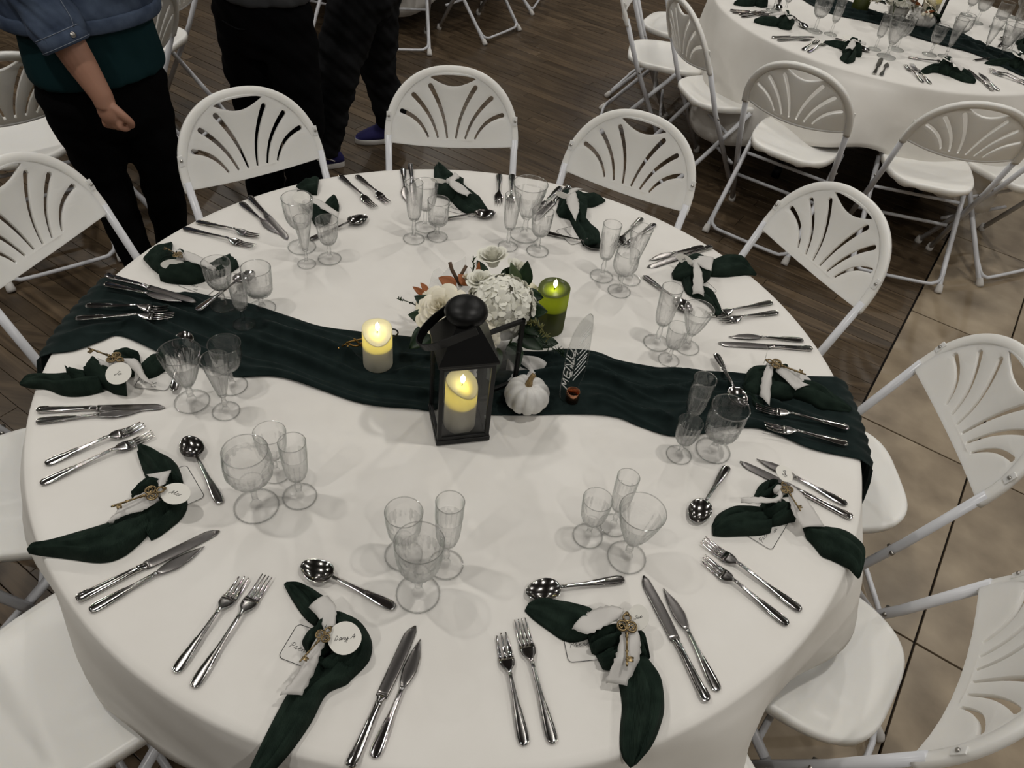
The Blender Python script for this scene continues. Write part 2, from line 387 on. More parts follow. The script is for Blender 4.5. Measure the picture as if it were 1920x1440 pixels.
for r in range(int(-7.5/PW), int(11/PW)):
    b = r*PW; a = BORDER-.06-random.uniform(0, .6); first = True
    a1 = BORDER-.004
    while a1 > -7:
        L = random.choice((.5, .7, .9, 1.1, 1.3, 1.5)) if not first else random.choice((.3, .6, .9, 1.2))
        first = False
        p = NV*(a1-L/2)+MV*(b+PW/2)
        if -6.6 < p.x < 7.6 and -5.6 < p.y < 9.6: planks.append((seen_size(p, L*PW), L, p))
        a1 -= L
planks.sort(key=lambda t: -t[0])
field = []
for k, (sz, L, p) in enumerate(planks):
    dz = random.uniform(-.0006, .0004)
    if k < 299 and sz > 0:
        o = bpy.data.objects.new('plank', plank_mesh(L, PW)); COL.objects.link(o); o.parent = floor
        o.location = p+Vector((0, 0, dz)); o.rotation_euler = (0, 0, TH)
    else:
        v, f = box(0, 0, -.007+dz, L-.002, PW-.0022, .014); field.append(xf((v, f), p, TH))
fo = obj('far_planks', join(*field), M['plank'], floor, smooth=False); fo['kind'] = 'stuff'
TS = .849
tile_me = {}
for i in range(-1, 7):
    for j in range(-7, 10):
        a0, a1 = (BORDER, 1.259) if i < 0 else (1.259+i*TS, 1.259+(i+1)*TS)
        p = NV*((a0+a1)/2)+MV*(.586+(j+.5)*TS)
        if not (-6.4 < p.x < 7.6 and -5.4 < p.y < 9.6): continue
        L = round(a1-a0, 3)
        if L not in tile_me:
            me = bpy.data.meshes.new('tile'); v, f = box(0, 0, -.0065, L-.0065, TS-.0065, .014, .0014); me.from_pydata(v, [], f)
            me.materials.append(M['tile']); tile_me[L] = me
        o = bpy.data.objects.new('tile', tile_me[L]); COL.objects.link(o); o.parent = floor
        o.location = p+Vector((0, 0, random.uniform(-.0004, .0003))); o.rotation_euler = (0, 0, TH)
for nm, b in (('wall_left', (-6.85, 2, 1.68, .1, 15.6, 3.44)), ('wall_right', (7.85, 2, 1.68, .1, 15.6, 3.44)),
              ('wall_back', (.5, 9.85, 1.68, 14.8, .1, 3.44)), ('wall_front', (.5, -5.85, 1.68, 14.8, .1, 3.44))):
    o = obj(nm, box(*b), M['wallp'], smooth=False); o['kind'] = 'structure'
ceil = obj('ceiling', box(.5, 2, 3.45, 14.8, 15.8, .1), M['ceilp'], smooth=False); ceil['kind'] = 'structure'
lamp_me = lamp_gl = None
for x, y in LAMP_SPOTS:
    ring = obj('downlight', lamp_me or lathe([(.075, 3.40), (.105, 3.40), (.105, LAMP_Z), (.075, LAMP_Z-.005), (.07, LAMP_Z+.02)], 24), M['lampring'], ceil); lamp_me = ring.data
    gl_ = obj('diffuser', lamp_gl or lathe([(.0, LAMP_Z+.012), (.073, LAMP_Z+.012)], 24), M['lampglow'], ring, smooth=False); lamp_gl = gl_.data
    ring.location = (x, y, 0)

# ------------------------------------------------------------------ tables and their cloths
TZ = .760
T2 = Vector((1.80, 3.08, 0)); T3 = Vector((-1.36, 4.92, 0))
def round_table(c, label):
    t = thing('round_table', label, 'table', c, 0, 'round banquet tables')
    obj('tabletop', lathe([(0, .754), (.905, .754), (.912, .748), (.912, .725), (.905, .722), (0, .722)], 64), M['wallp'], t)
    for k in range(4):
        a = pi/4+k*pi/2; s, c_ = math.sin(a), math.cos(a)
        l = obj('leg', tube([(c_*.52, s*.52, .722), (c_*.56, s*.56, .05)], .019, 10), M['dark'], t)
        obj('foot_cap', tube([(c_*.557, s*.557, .06), (c_*.56, s*.56, 0)], .024, 10), M['black'], l)
    return t
def tablecloth(c, label, drop, corner, phase, nf, seed, amp=.026):
    n = 288; R0 = .915; prof = [.08, .2, .35, .5, .65, .78, .86, .895]
    V = [(0, 0, TZ)]; rgs = []
    def ring_pts(fn): return [fn(2*pi*k/n) for k in range(n)]
    for r in prof: rgs.append(ring_pts(lambda a: (r*math.cos(a), r*math.sin(a), TZ)))
    for th in (30, 60, 85):
        q = math.radians(th); rr, zz = .903+.013*math.sin(q), TZ-.013+.013*math.cos(q)
        rgs.append(ring_pts(lambda a: (rr*math.cos(a), rr*math.sin(a), zz)))
    for t in (.06, .14, .25, .38, .52, .66, .8, .92, 1.0):
        def f(a):
            h = drop+corner*abs(math.cos(2*(a-phase)))**1.7
            w_ = .5+.5*math.sin(nf*a+1.3*math.sin(3*a+seed)+.8*math.sin(5*a-seed))
            rr = .917+amp*1.6*t**.6*w_**1.5*(.6+.4*math.sin(2*a+seed*2))+.018*t+.010*t*noise2(a*4, t*3, seed)
            return (rr*math.cos(a), rr*math.sin(a), TZ-.012-t*h+.012*t*math.sin(nf*a*.5+seed))
        rgs.append(ring_pts(f))
    for r in rgs: V += r
    F = [(0, 1+k, 1+(k+1) % n) for k in range(n)]
    for i in range(len(rgs)-1):
        for k in range(n):
            j = (k+1) % n; F.append((1+i*n+k, 1+(i+1)*n+k, 1+(i+1)*n+j, 1+i*n+j))
    o = obj('tablecloth', (V, F), M['cloth']); o.location = c
    tag(o, label, 'tablecloth', 'white tablecloths'); return solid(o, .0015, -1)
round_table((0, 0, 0), 'round banquet table hidden under the nearest white tablecloth')
tablecloth((0, 0, 0), 'white tablecloth covering the large round table in the foreground', .10, .17, math.radians(229), 11, 1.2, .045)
round_table(T2, 'round banquet table hidden under the white cloth at upper right')
tablecloth(T2, 'white tablecloth hanging in long folds over the table at upper right', .25, .30, math.radians(-150), 9, 2.6, .085)
round_table(T3, 'round banquet table at the top edge, under a cloth with one hanging corner')
tablecloth(T3, 'white tablecloth at the top edge, one pointed corner hanging above chair bars', .30, .36, math.radians(-69), 11, .4, .045)

# ------------------------------------------------------------------ green runners
def table_runner(stations, label, c=(0, 0, 0), seed=0., press=()):
    """stations: (far edge x,y , near edge x,y) along the table, on the cloth"""
    U = spline([(s[0][0], s[0][1], 0) for s in stations], 8); L = spline([(s[1][0], s[1][1], 0) for s in stations], 8)
    nu, nv = len(U), 64; V = []
    hang = [(.934, .752), (.945, .74), (.956, .70), (.966, .64), (.972, .58)]
    rows = []
    for i in range(nu):
        u = i/(nu-1); row = []
        env = min(1, u/.12)*min(1, (1-u)/.15); env = .25+.75*env
        for j in range(nv):
            v = j/(nv-1)
            wob = .12*math.sin(u*9+seed)+.07*math.sin(u*21+seed*2)
            vv = v+wob*math.sin(pi*v)
            h = 1-abs(math.sin(pi*(3.1*vv+.45*math.sin(u*6+seed)+.12*math.sin(u*17-seed))))
            h2 = 1-abs(math.sin(pi*(5.3*vv-3.1*u)+1.4*math.sin(u*11+seed)))
            z = TZ+.0022+env*(.021*h**2.2+.010*h2**2.5)*(math.sin(pi*min(1, max(0, v)))**.35+.05)+.002*noise2(u*25, v*7, seed)*env+.0015
            p = U[i].lerp(L[i], v)
            for (px, py, pr) in press:          # things standing on the cloth press its folds flat
                f = min(1, max(0, (math.hypot(p.x-px, p.y-py)-pr)/.045)); z = TZ+.0025+(z-TZ-.0025)*f*f*(3-2*f)
            row.append((p.x, p.y, max(z, TZ+.0022)))
        rows.append(row)
    def hangrow(row, r, z):
        out = []
        for j, p in enumerate(row):
            a = math.atan2(p[1], p[0]); out.append(((r+.004*math.sin(j*.8))*math.cos(a), (r+.004*math.sin(j*.8))*math.sin(a), z))
        return out
    first = [hangrow(rows[0], r, z) for r, z in hang[::-1]]; last = [hangrow(rows[-1], r, z) for r, z in hang]
    rows = first+rows+last; V = [p for r in rows for p in r]; m = len(rows)
    F = [(i*nv+j, i*nv+j+1, (i+1)*nv+j+1, (i+1)*nv+j) for i in range(m-1) for j in range(nv-1)]
    o = obj('table_runner', (V, F), M['runner']); o.location = c; tag(o, label, 'runner', 'green table runners')
    return solid(o, .0012, 1)
table_runner([((-0.9061, 0.1364, 0.7630), (-0.8948, -0.1540, 0.7630)), ((-0.8452, 0.1281, 0.7630), (-0.8531, -0.1364, 0.7630)), ((-0.7483, 0.0932, 0.7630), (-0.8136, -0.0952, 0.7630)), ((-0.7037, 0.1120, 0.7630), (-0.7819, -0.0697, 0.7630)), ((-0.6378, 0.1117, 0.7630), (-0.6754, -0.1068, 0.7630)),
  ((-0.5427, 0.1030, 0.7630), (-0.5681, -0.1349, 0.7630)), ((-0.4592, 0.0793, 0.7630), (-0.4922, -0.1475, 0.7630)), ((-0.3592, 0.0560, 0.7630), (-0.4026, -0.1313, 0.7630)), ((-0.2553, 0.0521, 0.7630), (-0.3014, -0.1525, 0.7630)), ((-0.1529, 0.0540, 0.7630), (-0.2012, -0.1764, 0.7630)),
  ((-0.0378, 0.0584, 0.7630), (-0.0967, -0.1727, 0.7630)), ((0.0514, 0.0672, 0.7630), (0.0077, -0.1658, 0.7630)), ((0.1547, 0.0691, 0.7630), (0.1237, -0.1503, 0.7630)), ((0.2312, 0.0949, 0.7630), (0.2646, -0.1202, 0.7630)), ((0.2964, 0.1025, 0.7630), (0.3485, -0.1126, 0.7630)),
  ((0.3618, 0.0806, 0.7630), (0.4081, -0.1310, 0.7630)), ((0.4395, 0.0733, 0.7630), (0.4787, -0.1468, 0.7630)), ((0.5075, 0.0832, 0.7630), (0.5640, -0.1214, 0.7630)), ((0.5826, 0.0793, 0.7630), (0.6520, -0.0886, 0.7630)), ((0.6755, 0.0941, 0.7630), (0.7119, -0.0939, 0.7630)),
  ((0.7963, 0.1126, 0.7630), (0.7902, -0.1279, 0.7630)), ((0.8999, 0.1295, 0.7630), (0.8972, -0.1399, 0.7630))], 'dark green gauze runner lying crumpled across the foreground table', seed=.7,
  press=[(-.194, -.052, .034), (.011, -.196, .075), (.150, -.118, .032), (.253, -.079, .030), (.07, .055, .045), ((-0.6011, 0.0836, 0.7630)[0], (-0.6011, 0.0836, 0.7630)[1], .03), ((-0.5311, 0.0249, 0.7630)[0], (-0.5311, 0.0249, 0.7630)[1], .027), ((0.5125, -0.1212, 0.7630)[0], (0.5125, -0.1212, 0.7630)[1], .028), ((-0.4874, -0.1739, 0.7630)[0], (-0.4874, -0.1739, 0.7630)[1], .028), (-.2, -.02, .02)])
st2 = []
for k in range(14):
    t = -0.90+1.8*k/13; d = Vector((.81, -.59, 0)); nn = Vector((.59, .81, 0)); wd = .12+.035*math.sin(k*1.7)
    off = .05*math.sin(k*.9)*(1-abs(t))-.03
    if abs(t) > .88: wd *= .9
    p = d*t+nn*off; lim = math.sqrt(max(.02, .905**2-off**2)); p = d*max(-lim*.985, min(lim*.985, t))+nn*off
    st2.append(((p.x+nn.x*wd, p.y+nn.y*wd), (p.x-nn.x*wd, p.y-nn.y*wd)))
table_runner(st2, 'dark green gauze runner across the table at upper right', T2, 2.)

# ------------------------------------------------------------------ white folding chairs
HW, CZ, CY, AP = .229, .65, -.24, .262      # half width at the posts, lower corner of the back, its y, length of the arch up the back
LEAN = math.atan(.44); ls, lc = math.sin(LEAN), math.cos(LEAN)
def bk(u, s, d=0.):
    """point on the leaning back: u sideways, s up along it, d forward of it"""
    return (u, CY-s*ls+d*lc, CZ+s*lc+d*ls)
def arch(n=40, k=1.0, ex=2.25):
    out = []
    for i in range(n+1):
        a = pi*i/n; c_, s_ = math.cos(a), math.sin(a)
        out.append((-HW*k*math.copysign(abs(c_)**(2/ex), c_), (AP-.0135)*k*abs(s_)**(2/ex)))
    return out
def flat_panel(outline, holes, th):
    cu = bpy.data.curves.new('p', 'CURVE'); cu.dimensions = '2D'; cu.fill_mode = 'BOTH'; cu.extrude = th/2; cu.bevel_depth = .0012; cu.bevel_resolution = 1
    for pts in [outline]+holes:
        sp = cu.splines.new('POLY'); sp.points.add(len(pts)-1); sp.use_cyclic_u = True
        for q, p in zip(sp.points, pts): q.co = (p[0], p[1], 0, 1)
    o = bpy.data.objects.new('p', cu); COL.objects.link(o); me = baked(o)
    bpy.data.objects.remove(o); bpy.data.curves.remove(cu); return me
def slot(a, b, bulge, w0, w1, n=8):
    a, b = Vector(a), Vector(b); d = (b-a).normalized(); nn = Vector((-d.y, d.x)); L, R = [], []
    for i in range(n+1):
        t = i/n; p = a.lerp(b, t)+nn*bulge*4*t*(1-t); w_ = w0+(w1-w0)*t
        L.append(p+nn*w_); R.append(p-nn*w_)
    cap = [a-d*w0*.7+nn*w0*.7, ]
    top = [a-d*w0-nn*0]; return [tuple(p) for p in (R[::-1]+[a-d*w0*.7-nn*w0*.7, a-d*w0, a-d*w0*.7+nn*w0*.7][::1]+L)]
def make_chair():
    ch = thing('folding_chair', 'x', 'chair', (0, 0, 0), 0, 'white folding chairs')
    # backrest: flat fan panel with six slots and a hand hole
    A = arch(40, .955); out = [(-HW*.955, -.004)]+A+[(HW*.955, -.004)]
    S3 = [((-.180, .104), (-.084, .022), .014), ((-.139, .160), (-.049, .022), .011), ((-.080, .193), (-.0155, .022), .010)]
    holes = [slot(a, b, bg,   .0098, .0048) for a, b, bg in S3]+[slot((-a[0], a[1]), (-b[0], b[1]), -bg,   .0098, .0048) for a, b, bg in S3]
    top = [(.082*math.cos(pi*i/10), .2195+.0125*math.sin(pi*i/10)) for i in range(11)]
    low = [(-.082+.164*i/10, .2195-.027*math.sin(pi*i/10)) for i in range(1, 10)]
    holes.append(top+low)
    me = flat_panel(out, holes, .008)
    bm = bmesh.new(); bm.from_mesh(me); bmesh.ops.remove_doubles(bm, verts=bm.verts, dist=1e-6)
    for _ in range(3):
        bmesh.ops.triangulate(bm, faces=bm.faces[:])
        bmesh.ops.subdivide_edges(bm, edges=[e for e in bm.edges if e.calc_length() > .040], cuts=1)
    bmesh.ops.triangulate(bm, faces=bm.faces[:])
    for e in bm.edges: e.smooth = len(e.link_faces) == 2 and e.calc_face_angle(3) < .5
    for v in bm.verts:
        u, s_ = v.co.x, v.co.y; q = max(0, 1-(u/(HW*.955))**2)
        v.co = bk(u, s_-.012*q*max(0, 1-s_/.08), v.co.z+.002-.040*q*max(0, 1-max(0, s_/.235)**1.6))
    bm.to_mesh(me); bm.free()
    me.materials.clear(); b = obj('backrest', me, M['plastic'], ch)
    # moulded rim gripping the tube
    P = [bk(-HW, -.012)]+[bk(*p) for p in arch(40, 1.0)]+[bk(HW, -.012)]
    R = []
    for (p, t, u, v) in frames(P, up=(0, lc, ls)):
        R.append([p-u*.0045+u*(.0105*math.copysign(abs(math.cos(q))**.55, math.cos(q)))+v*(.0150*math.copysign(abs(math.sin(q))**.55, math.sin(q))) for q in (2*pi*k/12 for k in range(12))])
    obj('rim', rings(R), M['plastic'], b)
    obj('lower_lip', tube([bk(HW*.955*q, -.012*(1-q*q), .000-.040*(1-q*q)) for q in np.linspace(-1, 1, 15)], .0065, 8), M['plastic'], b)
    for s in (-1, 1):
        x, y, z = bk(s*HW, .085, .0145)
        plate = xf(box(0, 0, 0, .016, .030, .004, .001), bk(s*HW*.995, .085, .0135), rx=math.atan2(lc, -ls)-0)
        o = obj('screw_plate', xf(box(0, 0, 0, .016, .004, .032, .001), bk(s*HW*.992, .085, .0065), rx=LEAN), M['plastic'], b, smooth=False)
        obj('screw', xf(lathe([(0, .0045), (.0035, .0042), (.0048, .002), (.0048, 0)], 10), bk(s*HW*.992, .085, .0080), rx=-(pi/2-LEAN)), M['screw'], b)
    # seat: dished, waterfall front
    n = 56
    def outl(k, kk):
        pts = []
        for i in range(n):
            a = 2*pi*i/n; c_, s_ = math.cos(a), math.sin(a)
            x = math.copysign(abs(c_)**(2/3.6), c_); y = math.copysign(abs(s_)**(2/3.0), s_)
            pts.append((x*(.200+.016*y)*k, y*.210*kk))
        return pts
    RS = []
    for k, z in ((.02, .440), (.3, .4405), (.6, .4435), (.8, .449), (.92, .4535), (.975, .4545), (1.0, .450), (1.005, .440), (.995, .426), (.955, .424), (.93, .432), (.3, .430)):
        ring_ = []
        for (x, y) in outl(k, k):
            dz = -.014*max(0, (y-.10)/.1)**2*(1 if k > .5 else k)
            if .423 < z < .433 and k > .94: dz += .006*math.sin(x*60)*(1 if abs(x) < .17 else 0)
            ring_.append((x, y, z+dz))
        RS.append(ring_)
    obj('seat', rings(RS), M['plastic'], ch)
    fy = .085
    for s in (-1, 1):
        top_ = bk(s*HW, .02); P = [(s*(HW-.004), fy, .012), (s*(HW-.002), CY+(.65-.45)*.44, .45), top_]
        l = obj('front_leg', tube(P, .0125, 10), M['tube'], ch)
        obj('foot_cap', tube([(s*(HW-.004), fy+.003, 0), (s*(HW-.004), fy+.001, .006), (s*(HW-.004), fy-.002, .036)], [.017, .018, .0145], 10), M['cap'], l)
        obj('bolt', tube([(s*(HW-.016), -.13, .42), (s*(HW+.0145), -.13, .42)], .005, 8), M['screw'], l)
        xr = s*(HW-.024)
        l = obj('rear_leg', tube([(xr, .06, .43), (xr, -.13, .205), (xr, -.275, .035), (xr, -.30, .01)], .0115, 10), M['tube'], ch)
        obj('foot_cap', tube([(xr, -.305, 0), (xr, -.30, .008), (xr, -.283, .034)], [.0165, .0175, .0135], 10), M['cap'], l)
    x = HW-.006
    obj('crossbar', tube([(-x, .035, .17), (x, .035, .17)], .0085, 8), M['tube'], ch)
    x = HW-.026; y1, z1 = -.225, .098
    Pb = [(-x, y1, z1), (-x+.006, y1-.045, z1-.045), (-x+.03, y1-.06, z1-.062), (-x+.075, y1-.066, z1-.068)]
    Pb = spline(Pb+[(-p[0], p[1], p[2]) for p in Pb[::-1]], 5)
    obj('crossbar', tube(Pb, .0085, 8, up=(0, 0, 1)), M['tube'], ch)
    obj('crossbar', tube([(-x, -.03, .322), (x, -.03, .322)], .008, 8), M['tube'], ch)
    return ch
chair0 = make_chair(); used = [False]
def place_chair(x, y, yaw, label):
    """yaw: direction in degrees the back of the chair looks away to"""
    a = math.radians(yaw)
    if not used[0]: used[0] = True; c = chair0; c.location = (x, y, 0); c.rotation_euler = (0, 0, a+pi/2); c['label'] = label
    else: c = dup(chair0, (x, y, 0), a+pi/2, label)
    return c
def chair_at(r, ang, yaw, label):
    a, w_ = math.radians(ang), math.radians(yaw)
    return place_chair(r*math.cos(a)-.24*math.cos(w_), r*math.sin(a)-.24*math.sin(w_), yaw, label)
chair_at(1.302, 99.8, 101.7, 'white fan-back folding chair at the far middle of the round table')
chair_at(1.213, 131.8, 133.6, 'white fan-back folding chair before the person in the charcoal sweater')
chair_at(1.190, 70.1, 67.3, 'white fan-back folding chair, right neighbour of the far middle one')
chair_at(1.275, 38.6, 31, 'white fan-back folding chair with its back over the wood and tile border')
chair_at(1.234, 5.8, 2.2, 'white fan-back folding chair on tiles, at the right end of the runner')
chair_at(1.168, -27.6, -33.2, 'white fan-back folding chair in the lower right corner, seat fully seen')
chair_at(1.25, 164, 167, 'white fan-back folding chair at left, below the person in denim')
chair_at(1.22, 197.5, 203, 'white folding chair at left, only its seat side showing by the cloth')
chair_at(1.19, 228, 231, 'white folding chair in the lower left corner, its broad seat showing')
chair_at(1.20, -58, -60, 'white folding chair at bottom, a seat corner showing under the cloth hem')
place_chair(1.279, 2.172, -119, 'white folding chair seen from behind, fully in view, at the far table')
place_chair(.974, 2.618, -160, 'white folding chair turned sideways, second from left at the far table')
place_chair(.708, 3.021, -185, 'white folding chair seen side-on, leftmost at the far table')
place_chair(.814, 3.524, 158, 'white folding chair farthest back on the left of the far table')
place_chair(1.866, 2.078, -98, 'white folding chair seen from behind at the right edge, feet on tiles')
place_chair(2.30, 2.22, -62, 'white folding chair cut off by the right edge of the picture')
place_chair(-.99, 3.945, -74, 'white folding chair at top, its bars under the hanging cloth corner')
place_chair(-1.60, 3.89, -103, 'white folding chair at top, behind the legs of the walking person')
place_chair(-.54, 4.35, -30, 'white folding chair at top middle, its U-shaped bar on the wood')
place_chair(-.38, 4.98, -8, 'white folding chair at top middle, farthest, only two feet showing')
place_chair(-1.90, 1.24, -47, 'white folding chair at far left, behind the person in denim')
place_chair(-1.80, 1.75, -10, 'white folding chair between the denim jacket and the black trousers')
place_chair(-1.90, 2.32, -4, 'white folding chair at top left, only its seat front showing')

# ------------------------------------------------------------------ cutlery: x runs from the handle end to the tip, flat on z = 0
def bar(st, n=10, y0=None):
    """st: (x, z, half width, half thickness[, y shift])"""
    R = []
    for s in st:
        x, z, w_, t = s[:4]; y = s[4] if len(s) > 4 else 0
        R.append([(x, y+w_*math.copysign(abs(math.cos(q))**.75, math.cos(q)), z+t*math.copysign(abs(math.sin(q))**.75, math.sin(q))) for q in (2*pi*k/n for k in range(n))])
    return rings(R)
def beads(x0, x1, wfun, z0, z1, r=.0009, n=2):
    parts = []
    for s in (-1, 1):
        P = [(x, s*wfun(x), z0+(z1-z0)*(x-x0)/(x1-x0)) for x in np.linspace(x0, x1, 9)]
        parts.append(tube(P, r, 5))
    return join(*parts)
def handle_pts(L, wend=.0088, zend=.0028, zmid=.0075, t=.0017, neck=.0030):
    xs = [0, .0025, .006, .012, .025, .04, .06, .08, L-.012, L]
    ws = [.35, .75, .93, 1.0, .98, .82, .62, .48, 0, 0]
    out = []
    for x, w_ in zip(xs, ws):
        f = x/L; hw = wend*w_ if w_ else neck*(1.15 if x == xs[-2] else 1.0)
        out.append((x, zend+(zmid-zend)*(f**1.3), hw, t*(1+.25*math.sin(pi*f))))
    return out
def rim_of(pts, k=.96, up=.0012, r=.0008, x1=.06):
    pp = [p for p in pts if p[0] <= x1]
    P = [(p[0], p[2]*k, p[1]+up*.8) for p in pp[::-1]]+[(p[0], -p[2]*k, p[1]+up*.8) for p in pp]
    return tube(P, r, 5)
def hatch(L, zf):
    parts = []
    for s in (-1, 0, 1):
        parts.append(tube([(x, s*.0022*(1-.5*x/L), zf(x)+.0016) for x in np.linspace(.05, L, 6)], .0007, 4))
    return join(*parts)
def make_fork(L, Lt, hw, nt, label):
    f = thing('fork', label, 'fork'); Lh = L-Lt-.030
    hp = handle_pts(Lh, zmid=.011); zf = lambda x: .0028+(.0082)*((x/Lh)**1.3)
    obj('handle', join(bar(hp), rim_of(hp), hatch(Lh-.004, zf), xf(blob(.004, .0042, .0030, 8, 6), (Lh-.003, 0, .0108))), M['steel'], f)
    # head: palm then tines, curved
    def zc(u): return .011-.0085*math.sin(pi*.5*min(1, u*1.6)) + .006*max(0, u-.55)**1.3*2.2
    pal = []
    for k, (u, w_) in enumerate(((0, .0030), (.08, .0048), (.18, hw*.82), (.30, hw), (.42, hw*1.0))):
        pal.append((Lh+u*(Lt+.030), zc(u), w_, .0011))
    parts = [bar(pal, 12)]
    gap = 2*hw/nt
    for k in range(nt):
        y = -hw+gap*(k+.5); st = []
        for u in (.41, .55, .7, .85, .96, 1.0):
            tw = gap*.33*(1-.55*max(0, (u-.5)/.5)); yy = y*(1-.10*max(0, u-.5)/.5)
            if nt == 3 and k == 0: tw *= 1.45*(1 if u < .9 else .7)
            st.append((Lh+u*(Lt+.030)-(.004 if (nt == 3 and k == 2) else 0)*max(0, u-.9)*10, zc(u), max(.0004, tw), .0010, yy))
        parts.append(bar(st, 8))
    obj('tines', join(*parts), M['steel'], f); return f
def make_table_knife(label):
    k = thing('table_knife', label, 'knife'); L = .245; Lh = .106
    hp = [(0, .0042, .0035, .0026), (.002, .0042, .0068, .0034), (.006, .0042, .0085, .0038), (.02, .0042, .0084, .0040), (.05, .0044, .0070, .0042), (.085, .0046, .0056, .0044), (.098, .0046, .0056, .0046), (.101, .0046, .0066, .0050), (.104, .0046, .0052, .0044), (Lh, .0046, .0060, .0036), (Lh+.006, .0042, .0066, .0020), (Lh+.010, .0038, .0072, .0008)]
    obj('handle', join(bar(hp, 12), rim_of(hp, .9, .0036, .0009, .03), tube([(x, s*.0035, .0046+.0034) for x in np.linspace(.012, .09, 5) for s in (1,)], .0008, 4), tube([(x, -.0035, .0080) for x in np.linspace(.012, .09, 5)], .0008, 4)), M['steel'], k)
    st = []
    for u in np.linspace(0, 1, 14):
        x = Lh+.006+u*(L-Lh-.006); top = .0098-.011*max(0, (u-.80)/.2)**2.2; bot = -.0088-.0024*math.sin(pi*min(1, u*1.05))
        if u > .9: bot += .0045*((u-.9)/.1)**2
        st.append((x, .0034-.0018*u, max(.0006, (top-bot)/2), .0007, (top+bot)/2))
    obj('blade', bar(st, 8), M['blade'], k); return k
def make_fish_knife(label):
    k = thing('fish_knife', label, 'knife'); L = .200; Lh = .112
    hp = handle_pts(Lh, zmid=.006, neck=.0032)
    obj('handle', join(bar(hp), rim_of(hp), hatch(Lh-.006, lambda x: .0028+.0032*(x/Lh)**1.3), xf(blob(.0045, .0046, .003, 8, 6), (Lh-.002, 0, .006))), M['steel'], k)
    st = []
    for u in np.linspace(0, 1, 12):
        x = Lh+u*(L-Lh); top = lerp1(u, [0, .1, .35, .7, .93, 1], [.0032, .0082, .0118, .0100, .0056, .0042]); bot = lerp1(u, [0, .1, .35, .65, .9, 1], [-.0032, -.0074, -.0118, -.0082, .0004, .0034])
        st.append((x, .0056-.0028*u, max(.0004, (top-bot)/2), .0007, (top+bot)/2))
    obj('blade', bar(st, 8), M['blade'], k); return k
def make_spoon(label):
    s = thing('soup_spoon', label, 'spoon'); L = .188; Lb = .064; Lh = L-Lb
    hp = handle_pts(Lh, zmid=.0125); zf = lambda x: .0028+.0097*(x/Lh)**1.3
    obj('handle', join(bar(hp), rim_of(hp), hatch(Lh-.004, zf)), M['steel'], s)
    nu, nv = 14, 20; V, F = [], []
    for side, off in ((1, .0), (-1, -.0011)):
        for i in range(nu):
            r = i/(nu-1)
            for j in range(nv):
                a = 2*pi*j/nv; cx = Lh+Lb*.53
                ex = math.cos(a); wy = .0228*(1-.16*ex)
                x = cx+(Lb*.5)*r*ex-.002; y = wy*r*math.sin(a)
                z = .0012+.0095*(r**2.2)+(.0030*(-ex)*r**2 if ex < 0 else 0)
                V.append((x, y, z+off*(1 if r < 1 else .4)))
    for sft, flip in ((0, 0), (nu*nv, 1)):
        for i in range(nu-1):
            for j in range(nv):
                k = (j+1) % nv; q = (sft+i*nv+j, sft+(i+1)*nv+j, sft+(i+1)*nv+k, sft+i*nv+k); F.append(q[::-1] if flip else q)
    for j in range(nv):
        k = (j+1) % nv; F.append(((nu-1)*nv+j, nu*nv+(nu-1)*nv+j, nu*nv+(nu-1)*nv+k, (nu-1)*nv+k))
    obj('bowl', (V, F), M['steel'], s); return s
PLACE = {1: 'at the nearest left place setting', 2: 'at the nearest right place setting', 3: 'at the lower right place setting',
         4: 'at the right runner end place setting', 5: 'at the upper right place setting beyond the runner', 6: 'at the back right place setting',
         7: 'at the far middle place setting', 8: 'at the back left place setting', 9: 'at the left place setting above the runner end',
         10: 'at the left place setting below the runner', 11: 'at the lower left place setting'}
protos = {}
def lay(kind, maker, base, length, a, b, where, group, z=0., tilt=0.):
    """a: handle end, b: tip, both on the cloth"""
    a, b = Vector(a), Vector(b); mid = (a+b)/2; d = (b-a); ang = math.atan2(d.y, d.x)
    p = mid-Vector((math.cos(ang), math.sin(ang), 0))*length/2; p.z = TZ+.0006+z
    label = base+' '+where
    if kind not in protos:
        protos[kind] = maker(label); o = protos[kind]; o.location = p; o.rotation_euler = (0, tilt, ang); o['group'] = group
        return o
    return dup(protos[kind], p, (0, tilt, ang), label, group)
DF = lambda l: make_fork(.212, .050, .0138, 4, l)
FF = lambda l: make_fork(.186, .042, .0136, 3, l)
KIND = {'fork': (DF, 'long four-tined steel dinner fork', .212), 'fish_fork': (FF, 'short three-tined steel fish fork', .186),
        'knife': (make_table_knife, 'long steel table knife with rounded blade', .245), 'fish_knife': (make_fish_knife, 'short pointed steel fish knife', .200),
        'spoon': (make_spoon, 'steel soup spoon', .188)}
